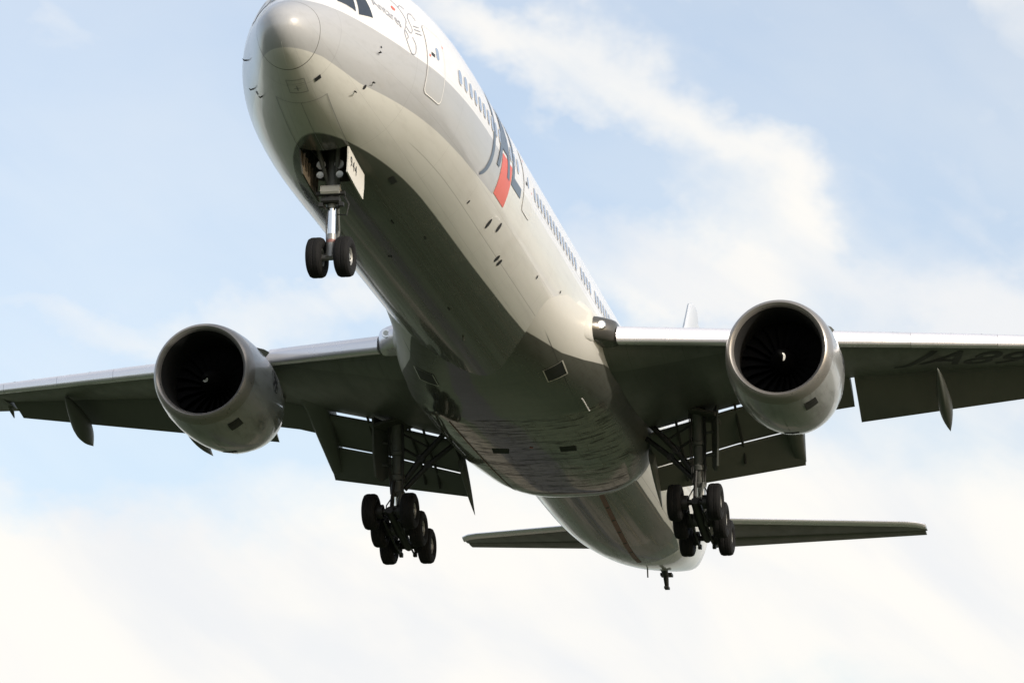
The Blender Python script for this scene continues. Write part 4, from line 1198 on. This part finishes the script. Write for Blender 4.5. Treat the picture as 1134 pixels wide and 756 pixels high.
# --- nose landing gear
def nose_gear():
    X, Z = 5.89, -5.445
    b = MB()
    b.tube([(X - .08, 0, -1.5), (X - .06, 0, -2.3), (X - .05, 0, -3.35)], [.17, .17, .17], 20)
    b.tube([(X - .05, 0, -3.35), (X - .05, 0, -3.75), (X - .04, 0, -4.08)], [.2, .2, .15], 20)
    b.tube([(X - .07, -.5, -1.9), (X - .07, .5, -1.9)], .1, 12)
    g = b.build('nose_landing_gear', M['gear'], root)
    c = MB(); c.tube([(X - .04, 0, -4.05), (X - .01, 0, -4.85)], .105, 20); c.build('oleo_strut', M['chrome'], g)
    lo = MB(); lo.tube([(X - .01, 0, -4.8), (X - .01, 0, -5.2), (X, 0, -5.45)], [.12, .13, .16], 18, mi=0)
    lo.tube([(X, -.45, Z), (X, .45, Z)], .085, 14, mi=0)
    lo.tube([(X - .012, 0, -4.96), (X - .01, 0, -5.05)], .13, 18, mi=1)
    lo.build('axle_fork', [M['hub'], M['redline']], g)
    for q in (-.385, .385): put('wheel', NOSEW, g, (X, q, Z))
    st = MB(); st.box((X - .26, 0, -3.62), (.2, .54, .24), bev=.05); st.build('steering_box', M['doorout'], g)
    s2 = MB(); s2.tube([(X - .24, -.4, -3.72), (X - .24, .4, -3.72)], .07, 12); s2.box((X - .2, 0, -3.9), (.26, .5, .16), bev=.04)
    s2.tube([(X - .2, -.28, -3.95), (X - .1, -.16, -4.1)], .04, 8); s2.tube([(X - .2, .28, -3.95), (X - .1, .16, -4.1)], .04, 8)
    s2.box((X - .22, -.3, -4.03), (.14, .12, .1)); s2.box((X - .22, .26, -4.03), (.14, .12, .1)); s2.build('steering_actuator', M['geardark'], g)
    tl = MB()
    for q in (-.1, .1): tl.tube([(X + .12, q, -4.0), (X + .5, q*.6, -4.55), (X + .1, q, -5.1)], [.05, .04, .05], 8)
    tl.build('torque_link', M['gear'], g)
    h = MB(); h.tube([(X - .1, -.32, -3.7), (X - .12, -.48, -4.0), (X - .1, -.42, -4.3), (X - .04, -.15, -4.25)], .02, 8)
    h.tube([(X - .08, .1, -4.05), (X - .1, .14, -4.5), (X - .05, .12, -5.2)], .016, 8); h.build('hose', M['geardark'], g)
    db = MB()
    for q in (-1, 1): db.tube([(X - .12, .12*q, -3.4), (X - .75, .3*q, -2.5), (X - 1.0, .42*q, -1.8)], [.06, .07, .07], 10)
    db.tube([(X - .75, -.32, -2.5), (X - .75, .32, -2.5)], .06, 10); db.build('drag_brace', M['gear'], g)
    for y, z, r in ((-.25, -2.95, .14), (.25, -2.95, .14), (-.27, -3.24, .11), (.27, -3.24, .11)):
        l = MB(); l.lathe([(.14, .03), (.12, r*.7), (.02, r), (-.01, r), (-.01, r*.9)], (0, 0, 0), n=24, mi=1); l.lathe([(-.005, r*.9), (.01, 0)], n=24, mi=0)
        l.build('taxi_light', [M['lamp'], M['geardark']], g, loc=(X - .42, y, z))
        br = MB(); br.tube([(X - .3, y, z), (X - .1, y*.3, z - .02)], .03, 8); br.build('light_bracket', M['geardark'], g)
    # doors hanging from the bay edges
    for s in (-1, 1):
        d = MB(); n = 8; out = []; x0, x1 = BX0 + .02, 6.5
        for i in range(n+1):
            x = x0 + (x1-x0)*i/n; zt = fus_xy(x, s*(BY + .01), 0)[2] - .01; hgt = .72
            w_ = 0 if s < 0 else -.1
            out.append([(x, s*(BY - .01), zt), (x, s*(BY + .035), zt), (x, s*(BY + .04 + w_*.5), zt - hgt*.5), (x, s*(BY + .02 + w_), zt - hgt), (x, s*(BY - .02 + w_), zt - hgt), (x, s*(BY - .005 + w_*.5), zt - hgt*.5)])
        for i in range(n):
            for j in range(6):
                pass
        o_ = MB()
        pts = [p for r in out for p in r]; F0 = []; F1 = []
        for i in range(n):
            for j in range(6):
                k = (j+1) % 6; f = (i*6+j, i*6+k, (i+1)*6+k, (i+1)*6+j)
                (F0 if j in (0, 1, 2, 3) else F1).append(f)
        o_.add(pts, F0 + [tuple(range(6)), tuple(range(n*6, n*6+6))], 0)
        o_.mi = [0]*len(F0) + [0, 0]
        o_.f += F1; o_.mi += [1]*len(F1)
        if s > 0:
            for i in range(6): o_.box((x0 + .15 + i*.28, BY - .09, fus_xy(x0 + .15 + i*.28, BY, 0)[2] - .38), (.04, .05, .6), mi=1)
        dd = o_.build('gear_door', [M['doorout'] if s < 0 else M['bay'], M['doorin']], g)
        if s < 0:
            V, F = text_2d('944', .4, .2, 0, 0, 1.25)
            def dm(a, b_):
                x = 4.92 + a; zt = fus_xy(x, -(BY + .01), 0)[2] - .01; q = b_ - .42
                yo = BY + .04
                return (x, -(yo + .012), zt + q)
            MB().add([dm(a, b_ - .03) for a, b_, _ in V], F).build('number_lettering', M['black'], g, 'black number 944 on the nose gear door')
nose_gear()

# --- tail
def tail_ring(x0, x1, y, z, t, n=14):
    R_ = []
    for i in range(n+1):
        q = (1 - i/n)**1.7; R_.append((x0 + (x1-x0)*q, y, z + naca(t, q)*(x1-x0)))
    for i in range(1, n):
        q = (i/n)**1.7; R_.append((x0 + (x1-x0)*q, y, z - naca(t, q)*(x1-x0)))
    return R_
def TL(y): return 70.25 - (10.4 - y)*.74
def TT(y): return 72.75 - (10.4 - y)*.39
def TZ(y): return 1.05 + (y - 1.0)*.128
for s in (1, -1):
    b = MB(); ys = [.6, 2, 4, 6, 8, 9.8, 10.3, 10.55, 10.68]; R_ = []
    for y in ys:
        tip = max(0, y - 10.2)
        le, te = TL(y) + .28 + tip*.9, TT(y) - (TT(y) - TL(y))*.28
        R_.append([(p[0], s*p[1], p[2]) for p in tail_ring(le, te, y, TZ(y), .105 if y < 10.4 else .08)])
    b.loft(R_)
    tp = b.build('tailplane', M['wing'], root, 'starboard tailplane' if s > 0 else 'port tailplane', angle=30)
    b = MB(); R_ = []
    for y in ys:
        le = TL(y) + max(0, y - 10.2)*.9
        R_.append([(le + a, s*y, TZ(y) + c) for a, c in ((.5, -.12), (.28, -.1), (.1, -.06), (.02, -.025), (0, .0), (.02, .025), (.1, .06), (.28, .1), (.5, .12))])
    b.loft(R_, closed=True); b.build('leading_edge', M['metal'], tp, angle=60)
    b = MB(); R_ = []
    for y in (1.4, 3, 6, 9, 10.6):
        x0 = TT(y) - (TT(y) - TL(y))*.34; R_.append([(p[0], s*y, p[1]) for p in airfoil_box((x0, TZ(y) + .0), (TT(y) + .05, TZ(y) - .02), .15 if y < 9 else .12, 0)])
    b.loft(R_); b.build('elevator', M['wing'], tp, angle=40)
b = MB(); R_ = []
for z, le, te in ((2.4, 60.4, 69.9), (4, 61.9, 70.4), (8, 65.6, 71.6), (12, 69.3, 72.8), (12.9, 70.1, 73.1), (13.1, 70.7, 73.0)):
    R_.append([(p[0], p[2] - 0, z) for p in tail_ring(le, te, 0, 0, .1)])
b.loft(R_); FIN = b.build('fin', M['fin'], root, angle=30)
b = MB(); R_ = []
for z, le, te in ((3.2, 68.3, 71.2), (8, 70.3, 72.4), (12.6, 72.1, 73.6)):
    R_.append([(p[0], p[2], z) for p in tail_ring(le, te, 0, 0, .11)])
b.loft(R_); b.build('rudder', M['fin'], FIN, angle=40)
